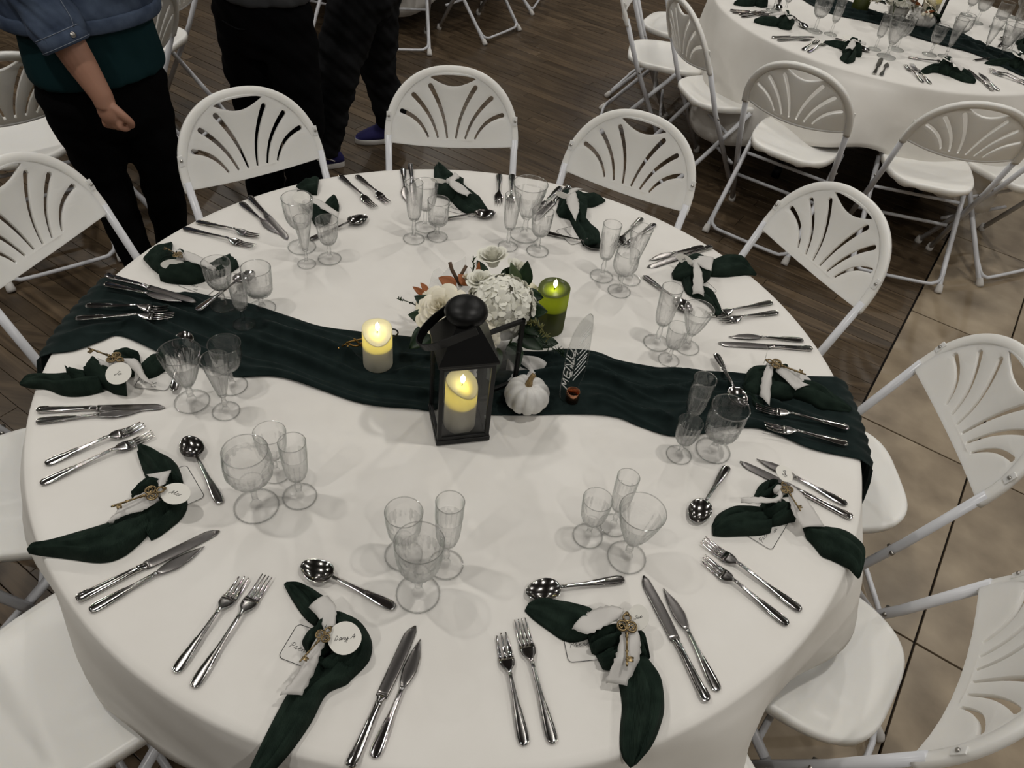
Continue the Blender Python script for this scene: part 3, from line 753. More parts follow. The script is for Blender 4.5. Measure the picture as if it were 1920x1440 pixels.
SILVER = [
 (1, 'fork', (-0.3153, -0.8323, 0.7630), (-0.2630, -0.6151, 0.7630)), (1, 'fish_fork', (-0.3515, -0.8115, 0.7630), (-0.3006, -0.6242, 0.7630)), (1, 'knife', (-0.0461, -0.9122, 0.7630), (0.0045, -0.6729, 0.7630)), (1, 'fish_knife', (-0.0151, -0.8945, 0.7630), (0.0241, -0.6956, 0.7630)), (1, 'spoon', (-0.0323, -0.6460, 0.7630), (-0.2140, -0.5886, 0.7630)),
 (2, 'fork', (0.2560, -0.8447, 0.7630), (0.1804, -0.6294, 0.7630)), (2, 'fish_fork', (0.2107, -0.8499, 0.7630), (0.1521, -0.6640, 0.7630)), (2, 'knife', (0.5024, -0.7363, 0.7630), (0.4027, -0.5139, 0.7630)), (2, 'fish_knife', (0.5237, -0.7180, 0.7630), (0.4428, -0.5302, 0.7630)), (2, 'spoon', (0.3627, -0.5281, 0.7630), (0.1938, -0.5852, 0.7630)),
 (3, 'fork', (0.6969, -0.5431, 0.7630), (0.5200, -0.4138, 0.7630)), (3, 'fish_fork', (0.6668, -0.5753, 0.7630), (0.5164, -0.4560, 0.7630)), (3, 'knife', (0.8408, -0.3089, 0.7630), (0.6232, -0.1952, 0.7630)), (3, 'fish_knife', (0.8376, -0.2739, 0.7630), (0.6640, -0.1772, 0.7630)), (3, 'spoon', (0.5916, -0.2189, 0.7630), (0.5086, -0.3724, 0.7630)),
 (4, 'fork', (0.8845, -0.0585, 0.7630), (0.6752, -0.0334, 0.7630)), (4, 'fish_fork', (0.8688, -0.1072, 0.7630), (0.6909, -0.0879, 0.7630)), (4, 'knife', (0.8628, 0.2264, 0.7630), (0.6140, 0.1973, 0.7630)), (4, 'fish_knife', (0.8439, 0.2584, 0.7630), (0.6451, 0.2334, 0.7630)), (4, 'spoon', (0.6009, 0.1336, 0.7630), (0.6409, -0.0399, 0.7630)),
 (5, 'fork', (0.7843, 0.4059, 0.7630), (0.6034, 0.3033, 0.7630)), (5, 'fish_fork', (0.7922, 0.3630, 0.7630), (0.6285, 0.2864, 0.7630)), (5, 'knife', (0.6429, 0.6429, 0.7630), (0.4444, 0.4896, 0.7630)), (5, 'fish_knife', (0.6189, 0.6399, 0.7630), (0.4488, 0.5301, 0.7630)), (5, 'spoon', (0.4413, 0.4403, 0.7630), (0.5475, 0.3114, 0.7630)),
 (6, 'fork', (0.4385, 0.7539, 0.7630), (0.3465, 0.5567, 0.7630)), (6, 'fish_fork', (0.4752, 0.7267, 0.7630), (0.3806, 0.5705, 0.7630)), (6, 'knife', (0.2008, 0.8614, 0.7630), (0.1226, 0.6726, 0.7630)), (6, 'fish_knife', (0.1803, 0.8659, 0.7630), (0.1082, 0.6931, 0.7630)), (6, 'spoon', (0.1497, 0.5975, 0.7630), (0.3111, 0.5536, 0.7630)),
 (7, 'fork', (0.0253, 0.8881, 0.7630), (0.0366, 0.7175, 0.7630)), (7, 'fish_fork', (-0.0156, 0.8872, 0.7630), (0.0003, 0.7235, 0.7630)), (7, 'knife', (-0.2937, 0.8580, 0.7630), (-0.2446, 0.6681, 0.7630)), (7, 'fish_knife', (-0.3148, 0.8451, 0.7630), (-0.2719, 0.6609, 0.7630)), (7, 'spoon', (-0.1641, 0.5872, 0.7630), (-0.0128, 0.6527, 0.7630)),
 (8, 'fork', (-0.4838, 0.7471, 0.7630), (-0.3578, 0.6108, 0.7630)), (8, 'fish_fork', (-0.4346, 0.7607, 0.7630), (-0.3262, 0.6465, 0.7630)), (8, 'knife', (-0.7084, 0.5722, 0.7630), (-0.5380, 0.3906, 0.7630)), (8, 'fish_knife', (-0.7191, 0.5365, 0.7630), (-0.5720, 0.4060, 0.7630)), (8, 'spoon', (-0.4896, 0.3947, 0.7630), (-0.3516, 0.5564, 0.7630)),
 (9, 'fork', (-0.8191, 0.3760, 0.7630), (-0.6106, 0.3340, 0.7630)), (9, 'fish_fork', (-0.7951, 0.4145, 0.7630), (-0.6187, 0.3837, 0.7630)), (9, 'knife', (-0.8960, 0.1097, 0.7630), (-0.6547, 0.0612, 0.7630)), (9, 'fish_knife', (-0.8853, 0.0794, 0.7630), (-0.6887, 0.0496, 0.7630)), (9, 'spoon', (-0.6357, 0.0654, 0.7630), (-0.5807, 0.1824, 0.7630)),
 (10, 'fork', (-0.8871, -0.0480, 0.7630), (-0.6897, 0.0026, 0.7630)), (10, 'fish_fork', (-0.8855, -0.0041, 0.7630), (-0.7074, 0.0209, 0.7630)), (10, 'knife', (-0.8365, -0.3191, 0.7630), (-0.5980, -0.2609, 0.7630)), (10, 'fish_knife', (-0.8216, -0.3465, 0.7630), (-0.6351, -0.2837, 0.7630)), (10, 'spoon', (-0.5936, -0.2280, 0.7630), (-0.6458, -0.0311, 0.7630)),
 (11, 'fork', (-0.7368, -0.4942, 0.7630), (-0.5869, -0.3382, 0.7630)), (11, 'fish_fork', (-0.7513, -0.4469, 0.7630), (-0.6164, -0.3184, 0.7630)), (11, 'knife', (-0.5554, -0.7104, 0.7630), (-0.3815, -0.5388, 0.7630)), (11, 'fish_knife', (-0.5270, -0.7260, 0.7630), (-0.3894, -0.5796, 0.7630)), (11, 'spoon', (-0.3933, -0.4883, 0.7630), (-0.5276, -0.3316, 0.7630)),
]
RUN_Z = {(9, 'knife'): .021, (9, 'fish_knife'): .021, (9, 'spoon'): .012, (10, 'fork'): .016, (10, 'fish_fork'): .019, (4, 'fork'): .014, (4, 'fish_fork'): .012, (4, 'spoon'): .014, (10, 'spoon'): .006}
for pl, kd, a, b in SILVER:
    mk, base, L = KIND[kd]
    lay(kd, mk, base, L, a, b, PLACE[pl], base.split(' steel ')[0]+' '+base.split(' ')[-1]+'s on the round table' if False else {'fork': 'dinner forks', 'fish_fork': 'fish forks', 'knife': 'table knives', 'fish_knife': 'fish knives', 'spoon': 'soup spoons'}[kd]+' on the near table', RUN_Z.get((pl, kd), 0))

# ------------------------------------------------------------------ cut glasses
def make_glass(name, label, prof_out, wall, zb, stem_r, rf, ncut, cut_z, amp, foot_h=.006, knob=0.):
    """prof_out: outer bowl (r, z) from bottom to rim; ncut flutes cut below cut_z"""
    g = thing(name, label, 'glass', group='glasses on the near table')
    n = max(48, ncut*4)
    zs0, zs1 = prof_out[0][1], cut_z
    def cut(a, z, r):
        if z > zs1: return 0
        f = min(1, (zs1-z)/.012)*min(1, (z-zs0)/.004+.3)
        return -amp*f*(.5-.5*abs(math.cos(ncut*a*.5)))*2.0-amp*.8*f*abs(math.sin(a*ncut*.5+z*260))*abs(math.sin(a*ncut*.5-z*260))
    pts = spline([(r, z, 0) for r, z in prof_out], 5); outer = [(p.x, p.y) for p in pts]
    inner = [(max(.0006, r-wall), z) for r, z in outer if z > zb+wall*1.6]
    Vo, Fo = lathe(outer, n, cut); k = len(outer)
    body = join((Vo, Fo), lathe([(outer[-1][0], outer[-1][1]), (outer[-1][0]-wall*.5, outer[-1][1]+wall*.45)]+[(inner[-1][0], inner[-1][1])]+inner[::-1][1:]+[(0.0004, inner[0][1]-.0015)], n))
    b = obj('bowl', body, M['glass'], g)
    b.data.materials.append(M['crystal'])
    for p in b.data.polygons:
        if p.center.z < cut_z-.004: p.material_index = 1
    z1 = prof_out[0][1]
    st = [(rf*.30, foot_h), (stem_r*1.6, foot_h+.006), (stem_r, foot_h+.016), (stem_r*(1+knob), (z1+foot_h)*.5), (stem_r, z1-.008), (stem_r*1.7, z1+.001)]
    sp = spline([(r, z, 0) for r, z in st], 4)
    obj('stem', lathe([(p.x, p.y) for p in sp], 12, lambda a, z, r: .0007*math.cos(6*a)), M['stemglass'], g)
    fp = [(0, .0008), (rf*.9, .0002), (rf, .0010), (rf*1.0, .0022), (rf*.93, .0032), (rf*.6, foot_h*.75), (rf*.3, foot_h+.001), (0, foot_h+.002)]
    obj('foot', lathe(fp, 48, lambda a, z, r: (.0006*math.cos(24*a) if r > rf*.85 else 0)), M['footglass'], g)
    f_ = g.children[-1]
    re_ = outer[-1][0]-wall*.3
    obj('rim', tube([(re_*math.cos(2*pi*k/48), re_*math.sin(2*pi*k/48), outer[-1][1]) for k in range(48)], wall*.62, 6, closed=True), M['rimglass'], b)
    nb = 32; P = [(rf*.985*math.cos(2*pi*k/(nb*4)), rf*.985*math.sin(2*pi*k/(nb*4)), .0018) for k in range(nb*4)]
    obj('glint_edge', tube(P, [.0012+.0007*(k % 4 in (1, 2)) for k in range(nb*4)], 6, closed=True), M['glintglass'], f_)  # bead ring added round the foot to catch highlights
    zc_ = prof_out[1][1]; rc_ = prof_out[1][0]; P = [(rc_*math.cos(2*pi*k/60), rc_*math.sin(2*pi*k/60), zc_) for k in range(60)]
    obj('glint_collar', tube(P, [.0008+.0011*(k % 3 == 1) for k in range(60)], 5, closed=True), M['glintglass'], b)  # bumpy ring added under the bowl for sparkle
    return g
def mk_flute(l): return make_glass('champagne_flute', l, [(.004, .060), (.013, .064), (.0195, .078), (.0225, .105), (.0238, .14), (.0242, .172)], .0014, .064, .0042, .0310, 14, .135, .0014, knob=.5)
def mk_cone(l): return make_glass('champagne_flute', l, [(.004, .050), (.009, .053), (.0135, .070), (.0195, .100), (.0250, .130), (.0295, .162)], .0014, .054, .0040, .0300, 12, .140, .0013, knob=.6)
def mk_gob(l): return make_glass('water_goblet', l, [(.004, .062), (.016, .064), (.0265, .074), (.0345, .092), (.0380, .118), (.0395, .150)], .0016, .066, .0052, .0365, 18, .125, .0019, knob=.25)
def mk_round(l): return make_glass('water_goblet', l, [(.004, .068), (.020, .070), (.0335, .082), (.0410, .100), (.0415, .120), (.0375, .150)], .0016, .073, .0045, .0385, 16, .130, .0018)
def mk_wide(l): return make_glass('water_goblet', l, [(.004, .052), (.012, .055), (.0215, .070), (.0310, .095), (.0385, .122), (.0435, .150)], .0016, .058, .0060, .0375, 16, .130, .0019, knob=.2)
def mk_small(l): return make_glass('wine_glass', l, [(.004, .050), (.014, .052), (.0215, .060), (.0265, .075), (.0288, .098), (.0300, .125)], .0014, .054, .0042, .0310, 16, .104, .0016, knob=.35)
def mk_tumb(l): return make_glass('wine_glass', l, [(.004, .046), (.022, .047), (.0305, .052), (.0335, .066), (.0345, .092), (.0350, .122)], .0018, .052, .0052, .0330, 16, .088, .0026)
GK = {'flute': (mk_flute, .172), 'cone': (mk_cone, .162), 'gob': (mk_gob, .150), 'round': (mk_round, .150), 'wide': (mk_wide, .150), 'small': (mk_small, .125), 'tumb': (mk_tumb, .122)}
WORD = {'flute': 'slim cut-crystal champagne flute', 'cone': 'cone-shaped cut-crystal flute', 'gob': 'large cut-crystal water goblet', 'round': 'round-bellied cut-crystal goblet',
        'wide': 'wide-mouthed cut-crystal goblet', 'small': 'small cut-crystal wine glass', 'tumb': 'straight-sided cut-crystal wine glass'}
gp = {}
GPL = {1: 'nearest left setting', 2: 'nearest right setting', 3: 'lower right setting', 4: 'right runner end', 5: 'upper right setting', 6: 'back right setting', 7: 'far middle setting', 8: 'back left setting', 9: 'left setting above the runner', 10: 'left setting below the runner', 11: 'lower left setting'}
def glass_at(kind, p, h, label, wx=1., rz=0., group='crystal glasses on the near table', z=0.):
    mk, H = GK[kind]; s = h/H; p = (p[0], p[1], TZ+.0006+z)
    if kind not in gp:
        gp[kind] = mk(label); o = gp[kind]; o.location = p; o.scale = (wx*s, wx*s, s); o.rotation_euler = (0, 0, rz); o['group'] = group; return o
    return dup(gp[kind], p, rz, label, group, (wx*s, wx*s, s))
GL_AT = [
 (1, 'gob', (0.0005, -0.6117, 0.7630), .158, 1.0, 'in front of the other two'), (1, 'flute', (0.0395, -0.5461, 0.7630), .188, .93, 'right of its two neighbours'), (1, 'small', (-0.0396, -0.5381, 0.7630), .132, 1.05, 'behind the goblet'),
 (2, 'wide', (0.3733, -0.4766, 0.7630), .146, 1.0, 'nearest of three'), (2, 'small', (0.2983, -0.4402, 0.7630), .116, 1.0, 'left of the wide goblet'), (2, 'flute', (0.3480, -0.4068, 0.7630), .150, 1.0, 'behind the wide goblet'),
 (11, 'round', (-0.3329, -0.4756, 0.7630), .160, 1.0, 'nearest of three'), (11, 'flute', (-0.2609, -0.4402, 0.7630), .158, 1.12, 'on the right of three'), (11, 'gob', (-0.3222, -0.3909, 0.7630), .118, .98, 'in the middle of three'),
 (10, 'wide', (-0.5516, -0.2360, 0.7630), .142, 1.0, 'left of two flutes'), (10, 'cone', (-0.4737, -0.2497, 0.7630), .150, 1.0, 'nearest of the trio'), (10, 'gob', (-0.4874, -0.1739, 0.7630), .122, 1.05, 'behind the cone flute'),
 (9, 'gob', (-0.6011, 0.0836, 0.7630), .124, 1.0, 'on the runner, leftmost of three'), (9, 'flute', (-0.5311, 0.0249, 0.7630), .134, 1.05, 'nearest, on the runner'), (9, 'tumb', (-0.5124, 0.0948, 0.7630), .120, 1.0, 'rightmost of three'),
 (8, 'gob', (-0.4947, 0.3674, 0.7630), .150, 1.0, 'tallest of three'), (8, 'cone', (-0.4608, 0.2953, 0.7630), .138, .9, 'nearest of three'), (8, 'small', (-0.4101, 0.3321, 0.7630), .120, 1.0, 'on the right of three'),
 (7, 'flute', (-0.2118, 0.4768, 0.7630), .176, .92, 'leftmost of three'), (7, 'gob', (-0.1920, 0.5428, 0.7630), .140, .9, 'half hidden behind a flute'), (7, 'tumb', (-0.1501, 0.5030, 0.7630), .116, .9, 'on the right of three'),
 (6, 'flute', (0.0497, 0.5033, 0.7630), .164, .92, 'leftmost of three'), (6, 'wide', (0.0910, 0.5715, 0.7630), .166, 1.0, 'tallest of three'), (6, 'small', (0.1347, 0.4998, 0.7630), .130, .96, 'nearest of three'),
 (5, 'flute', (0.3170, 0.4214, 0.7630), .166, 1.05, 'leftmost of three'), (5, 'round', (0.3651, 0.3640, 0.7630), .126, .95, 'nearest of three'), (5, 'cone', (0.3936, 0.4243, 0.7630), .164, 1.0, 'behind the round goblet'),
 (4, 'flute', (0.4578, 0.1686, 0.7630), .172, 1.05, 'leftmost of three'), (4, 'wide', (0.5344, 0.1682, 0.7630), .124, 1.0, 'on the right of three'), (4, 'small', (0.4856, 0.1099, 0.7630), .105, 1.0, 'nearest of three'),
 (3, 'tumb', (0.5675, -0.1715, 0.7630), .136, 1.02, 'right and largest of three'), (3, 'small', (0.4908, -0.1978, 0.7630), .104, 1.05, 'nearest of three'), (3, 'flute', (0.5125, -0.1212, 0.7630), .160, 1.08, 'behind the small glass')]
for i, (pl, kd, p, h, wx, sub_) in enumerate(GL_AT):
    glass_at(kd, p, h, WORD[kd]+', '+sub_+', '+GPL[pl], wx, i*1.7, z=.0035 if pl == 9 and kd != 'tumb' else 0)

# ------------------------------------------------------------------ knotted napkins with ribbon, key, name tag; drinks cards
def cloth_leaf(pairs, hh, zb, seed, nv=16, flat=False):
    """soft folded cloth between two outlines; hh: heights along it; zb: base height"""
    L = spline([(p[0][0], p[0][1], 0) for p in pairs], 5); R = spline([(p[1][0], p[1][1], 0) for p in pairs], 5)
    n = len(L); rgs = []; zb = [TZ+q for q in zb] if hasattr(zb, '__len__') else TZ+zb
    hs = hh if hasattr(hh, '__len__') else [hh]*len(pairs); zs = zb if hasattr(zb, '__len__') else [zb]*len(pairs)
    for i in range(n):
        u = i/(n-1); h = lerp1(u, np.linspace(0, 1, len(hs)), hs); z0 = lerp1(u, np.linspace(0, 1, len(zs)), zs)
        wd = (R[i]-L[i]).length; amp = min(.30, .0045/max(.004, h)) if not flat else .1
        top = []; bot = []
        for j in range(nv):
            v = -1+2*j/(nv-1); e = max(0, 1-abs(v)**2.6)**.6
            p = L[i].lerp(R[i], (v+1)/2)
            k = 1+amp*math.sin(2.6*pi*v+seed+u*5)+.6*amp*math.sin(5.3*pi*v-seed*2+u*8)-.25*math.exp(-((v-.25*math.sin(seed+u*3))/.12)**2)+.22*math.tanh((v+.35*math.cos(seed*1.7+u*2))/.07)
            top.append((p.x, p.y, z0+h*e*k+.0008))
            if 0 < j < nv-1: bot.append((p.x, p.y, z0+(h*.55*e if z0 > TZ+.012 or flat else 0)))
        rgs.append(top+bot[::-1])
    return rings(rgs)
def strip(pairs, z, seed, sag=.004):
    """thin ribbon between two outlines, gently curled"""
    L = spline([(p[0][0], p[0][1], 0) for p in pairs], 5); R = spline([(p[1][0], p[1][1], 0) for p in pairs], 5); n = len(L)
    zs = z if hasattr(z, '__len__') else [z]*len(pairs); V, nv = [], 7
    for i in range(n):
        u = i/(n-1); z0 = lerp1(u, np.linspace(0, 1, len(zs)), zs)
        for j in range(nv):
            v = -1+2*j/(nv-1); fr = .0012*math.sin(i*2.7+seed)*(1 if j in (0, nv-1) else 0)
            p = L[i].lerp(R[i], (v+1)/2)
            V.append((p.x+fr, p.y-fr, z0+sag*(1-v*v)+.0022*math.sin(2.2*v+u*6+seed)))
    return V, [(i*nv+j, (i+1)*nv+j, (i+1)*nv+j+1, i*nv+j+1) for i in range(n-1) for j in range(nv-1)]
def key_mesh(L=.066):
    """ornate skeleton key, bow at the origin, shaft along +x"""
    r = .0014; P = []
    for s in (-1, 1):
        P.append(tube([(.0035+.0062*math.cos(a), s*.0058+s*.0058*math.sin(a), 0) for a in (2*pi*k/14 for k in range(14))], .0015, 6, closed=True))
        P.append(tube(spline([(.0085, s*.001, 0), (.0035, s*.003, 0), (.001, s*.0065, 0), (.004, s*.009, 0), (.0065, s*.0065, 0), (.0045, s*.0055, 0)], 4), .0011, 5))
    P.append(tube([(-.0075+.0045*math.cos(a), .0045*math.sin(a), 0) for a in (2*pi*k/12 for k in range(12))], .0014, 6, closed=True))
    P.append(xf(blob(.003, .003, .0024, 8, 6), (-.0125, 0, 0)))
    bow = join(*P)
    sh = [(.010, .0022), (.0125, .0036), (.015, .0022), (.019, .0030), (.0205, .0018), (.040, .0018), (.0415, .0030), (.043, .0019), (.0535, .0018), (.055, .0027), (L-.010, .0018), (L-.003, .0020), (L, .0012)]
    shaft = tube([(x, 0, 0) for x, _ in sh], [a for _, a in sh], 8)
    bit = join(box(L-.012, .0048, 0, .0085, .0065, .0018, .0003), box(L-.0145, .0088, 0, .0028, .0036, .0018), box(L-.0095, .0088, 0, .0028, .0030, .0018))
    bow = ([(x*1.35-.004, y*1.3, z*1.2) for x, y, z in bow[0]], bow[1])
    return bow, shaft, bit
KEYB, KEYS, KEYT = key_mesh()
key_me = {}
def rrect(hx, hy, r, n=6):
    out = []
    for cx, cy, a0 in ((hx-r, hy-r, 0), (-hx+r, hy-r, pi/2), (-hx+r, -hy+r, pi), (hx-r, -hy+r, 1.5*pi)):
        for k in range(n+1): out.append((cx+r*math.cos(a0+pi/2*k/n), cy+r*math.sin(a0+pi/2*k/n)))
    return out
def prism(pts, z0, z1): return rings([[(p[0], p[1], z0) for p in pts], [(p[0], p[1], z1) for p in pts]])
def basis_obj(o, c, u, v):
    u, v = Vector(u).normalized(), Vector(v); v = (v-u*v.dot(u)).normalized(); n_ = u.cross(v)
    o.matrix_basis = Matrix(((u.x, v.x, n_.x, c[0]), (u.y, v.y, n_.y, c[1]), (u.z, v.z, n_.z, c[2]), (0, 0, 0, 1)))
def make_napkin(k, leaves, ribbons, knot, key, tagd, where, card=None):
    t = thing('knotted_napkin', 'dark green napkin knotted with white ribbon, '+where, 'napkin', (0, 0, 0), 0, 'knotted napkins on the near table')
    for i, (nm, h, zb, prs) in enumerate(leaves): obj(nm, cloth_leaf(prs, h, zb, k*1.3+i*2.1), M['napkin'], t)
    rb = obj('ribbon', xf(blob(.013, .011, .0095, 10, 8, lambda th, a: 1+.15*math.sin(3*a+k)), (knot[0], knot[1], TZ+knot[2])), M['chiffon'], t)
    for i, (z, prs) in enumerate(ribbons): solid(obj('ribbon_tail', strip(prs, [TZ+q+.005 for q in z], k+i*3), M['chiffon'], rb), .0007)
    if key:
        (a, b, z) = key; a, b = Vector((a[0], a[1], 0)), Vector((b[0], b[1], 0)); d = b-a
        if not key_me:
            kb = obj('key', KEYB, M['brass'], t); ks = obj('shaft', KEYS, M['brass'], kb); kt = obj('bit', KEYT, M['brass'], kb)
            key_me.update(b=kb.data, s=ks.data, t=kt.data)
        else:
            kb = obj('key', key_me['b'], None, t); obj('shaft', key_me['s'], None, kb); obj('bit', key_me['t'], None, kb)
        kb.location = (a.x, a.y, TZ+z+.0125); sl = d.length/.062; kb.scale = (min(1.25, max(.7, sl)),)*3
        kb.rotation_euler = (0, .03, math.atan2(d.y, d.x))
    if tagd:
        c, u, v, rx, ry, word, hgt = tagd
        tg = obj('name_tag', prism([(rx*math.cos(2*pi*q/28)*(1+.03*math.cos(4*pi*q/28+1)), ry*math.sin(2*pi*q/28)) for q in range(28)], -.0004, .0005), M['card'], t, smooth=False)
        basis_obj(tg, (c[0], c[1], c[2]+(.012 if v[2] < .5 else 0)), u, v)
        if word: obj('lettering', xf(script(word, hgt, .00034), (0, 0, .0006)), M['ink'], tg)
    if card:
        c, u, hx, hy = card; ang = math.atan2(u[1], u[0])
        cdt = thing('drinks_card', 'pale black-bordered card under the napkin '+where, 'card', (c[0], c[1], TZ+.0007), ang, 'drinks cards on the near table')
        obj('sheet', prism(rrect(hx, hy, .009), 0, .0006), M['vellum'], cdt, smooth=False)
        ro = rrect(hx-.0012, hy-.0012, .008); obj('border', tube([(p[0], p[1], .0007) for p in ro], .00062, 4, closed=True), M['ink'], cdt)
        obj('lettering', join(xf(script('Prenez', .0095, .00034), (-hx*.42, -.006, .0007)), xf(script('un', .008, .0003), (hx*.1, -.016, .0007))), M['ink'], cdt)
    return t
TAIL, KN, LP = 'tail', 'knot', 'loop'
NAP = {}
NAP[1] = ([(TAIL, [.006, .014, .02, .022, .02], .001, [((-0.2321,-0.6310),(-0.2276,-0.6271)), ((-0.2226,-0.6432),(-0.2001,-0.6281)), ((-0.2019,-0.6659),(-0.1745,-0.6358)), ((-0.1778,-0.6885),(-0.1498,-0.6477)), ((-0.1584,-0.6994),(-0.1330,-0.6656))]),
  (LP, [.02, .03, .034, .034, .03, .024], .001, [((-0.1307,-0.6673),(-0.1487,-0.7018)), ((-0.1067,-0.6718),(-0.1301,-0.7107)), ((-0.0809,-0.6839),(-0.1185,-0.7205)), ((-0.0590,-0.7118),(-0.1147,-0.7351)), ((-0.0545,-0.7395),(-0.1177,-0.7504)), ((-0.0614,-0.7588),(-0.1314,-0.7643)), ((-0.0785,-0.7845),(-0.1385,-0.7698))]),
  (TAIL, [.024, .026, .024, .02, .016, .010], .001, [((-0.1471,-0.7547),(-0.0765,-0.7682)), ((-0.1587,-0.7834),(-0.0802,-0.7883)), ((-0.1695,-0.8181),(-0.1086,-0.8096)), ((-0.1784,-0.8609),(-0.1192,-0.8529)), ((-0.1856,-0.9030),(-0.1360,-0.8980)), ((-0.1906,-0.9368),(-0.1564,-0.9339)), ((-0.1939,-0.9519),(-0.1796,-0.9529))]),
  (KN, [.028, .034, .03, .02], .004, [((-0.1551,-0.7047),(-0.1219,-0.6939)), ((-0.1674,-0.7182),(-0.1180,-0.7157)), ((-0.1704,-0.7320),(-0.1213,-0.7435)), ((-0.1590,-0.7471),(-0.1290,-0.7539))])],
  [([.034, .036, .040], [((-0.1711,-0.6845),(-0.1456,-0.6595)), ((-0.1487,-0.7036),(-0.1260,-0.6786)), ((-0.1338,-0.7225),(-0.1158,-0.7179))]), ([.042, .034, .030, .022], [((-0.1371,-0.7278),(-0.1196,-0.7309)), ((-0.1494,-0.7701),(-0.1279,-0.7579)), ((-0.1600,-0.8084),(-0.1310,-0.7869)), ((-0.1736,-0.8315),(-0.1408,-0.8252))])],
  (-0.1234, -0.7274, 0.8000)[:2]+(.040,), ((-0.1295, -0.7404, 0.8000), (-0.1524, -0.7845, 0.7950), .043), ((-0.0962, -0.7358, 0.7970), (1, .32, 0), (-.32, 1, .12), .0262, .0275, 'Dany A', .0072), ((-0.1473, -0.7397, 0.7630), (.96, -.22), .050, .033))
NAP[2] = ([(TAIL, [.006, .018, .024, .024, .022], .001, [((0.1903,-0.6177),(0.1966,-0.6021)), ((0.2064,-0.6318),(0.2177,-0.5903)), ((0.2327,-0.6482),(0.2541,-0.5901)), ((0.2613,-0.6639),(0.2829,-0.5942)), ((0.2833,-0.6636),(0.3060,-0.5992)), ((0.3034,-0.6547),(0.3194,-0.6097))]),
  (LP, [.02, .028, .024, .01], .001, [((0.3790,-0.6193),(0.3834,-0.6743)), ((0.3920,-0.6256),(0.3906,-0.6791)), ((0.4019,-0.6392),(0.3978,-0.6818)), ((0.4109,-0.6733),(0.4032,-0.6830))]),
  (TAIL, [.02, .026, .026, .022, .012], .001, [((0.3539,-0.7107),(0.4017,-0.6736)), ((0.3615,-0.7601),(0.4275,-0.7095)), ((0.3586,-0.7949),(0.4317,-0.7505)), ((0.3575,-0.8248),(0.4258,-0.7807)), ((0.3623,-0.8450),(0.4088,-0.8196)), ((0.3736,-0.8576),(0.3845,-0.8499))]),
  (KN, [.02, .036, .036, .03], .003, [((0.3024,-0.6509),(0.3103,-0.6810)), ((0.3151,-0.6380),(0.3213,-0.6833)), ((0.3403,-0.6251),(0.3395,-0.6768)), ((0.3600,-0.6262),(0.3579,-0.6664)), ((0.3788,-0.6275),(0.3763,-0.6637))]),
  (KN, [.018, .028, .028, .02], .003, [((0.3177,-0.6838),(0.3297,-0.7067)), ((0.3358,-0.6715),(0.3432,-0.7066)), ((0.3542,-0.6650),(0.3576,-0.6990)), ((0.3745,-0.6601),(0.3722,-0.6912))])],
  [([.026, .032, .040, .042], [((0.2704,-0.6548),(0.2942,-0.6221)), ((0.2971,-0.6655),(0.3136,-0.6130)), ((0.3232,-0.6509),(0.3369,-0.6105)), ((0.3507,-0.6328),(0.3583,-0.6134))]), ([.042, .040, .034, .012], [((0.3534,-0.6536),(0.3783,-0.6460)), ((0.3478,-0.6853),(0.3850,-0.6684)), ((0.3406,-0.7098),(0.3843,-0.6970)), ((0.3310,-0.7357),(0.3659,-0.7353))])],
  (0.3618, -0.6279, 0.8000)[:2]+(.042,), ((0.3606, -0.6500, 0.8000), (0.3600, -0.7162, 0.7900), .043), ((0.3823, -0.6261, 0.7950), (.8, .1, .5), (-.35, .9, -.1), .0185, .0235, 'Sue', .0065), ((0.3124, -0.6533, 0.7630), (.97, .24), .052, .038))
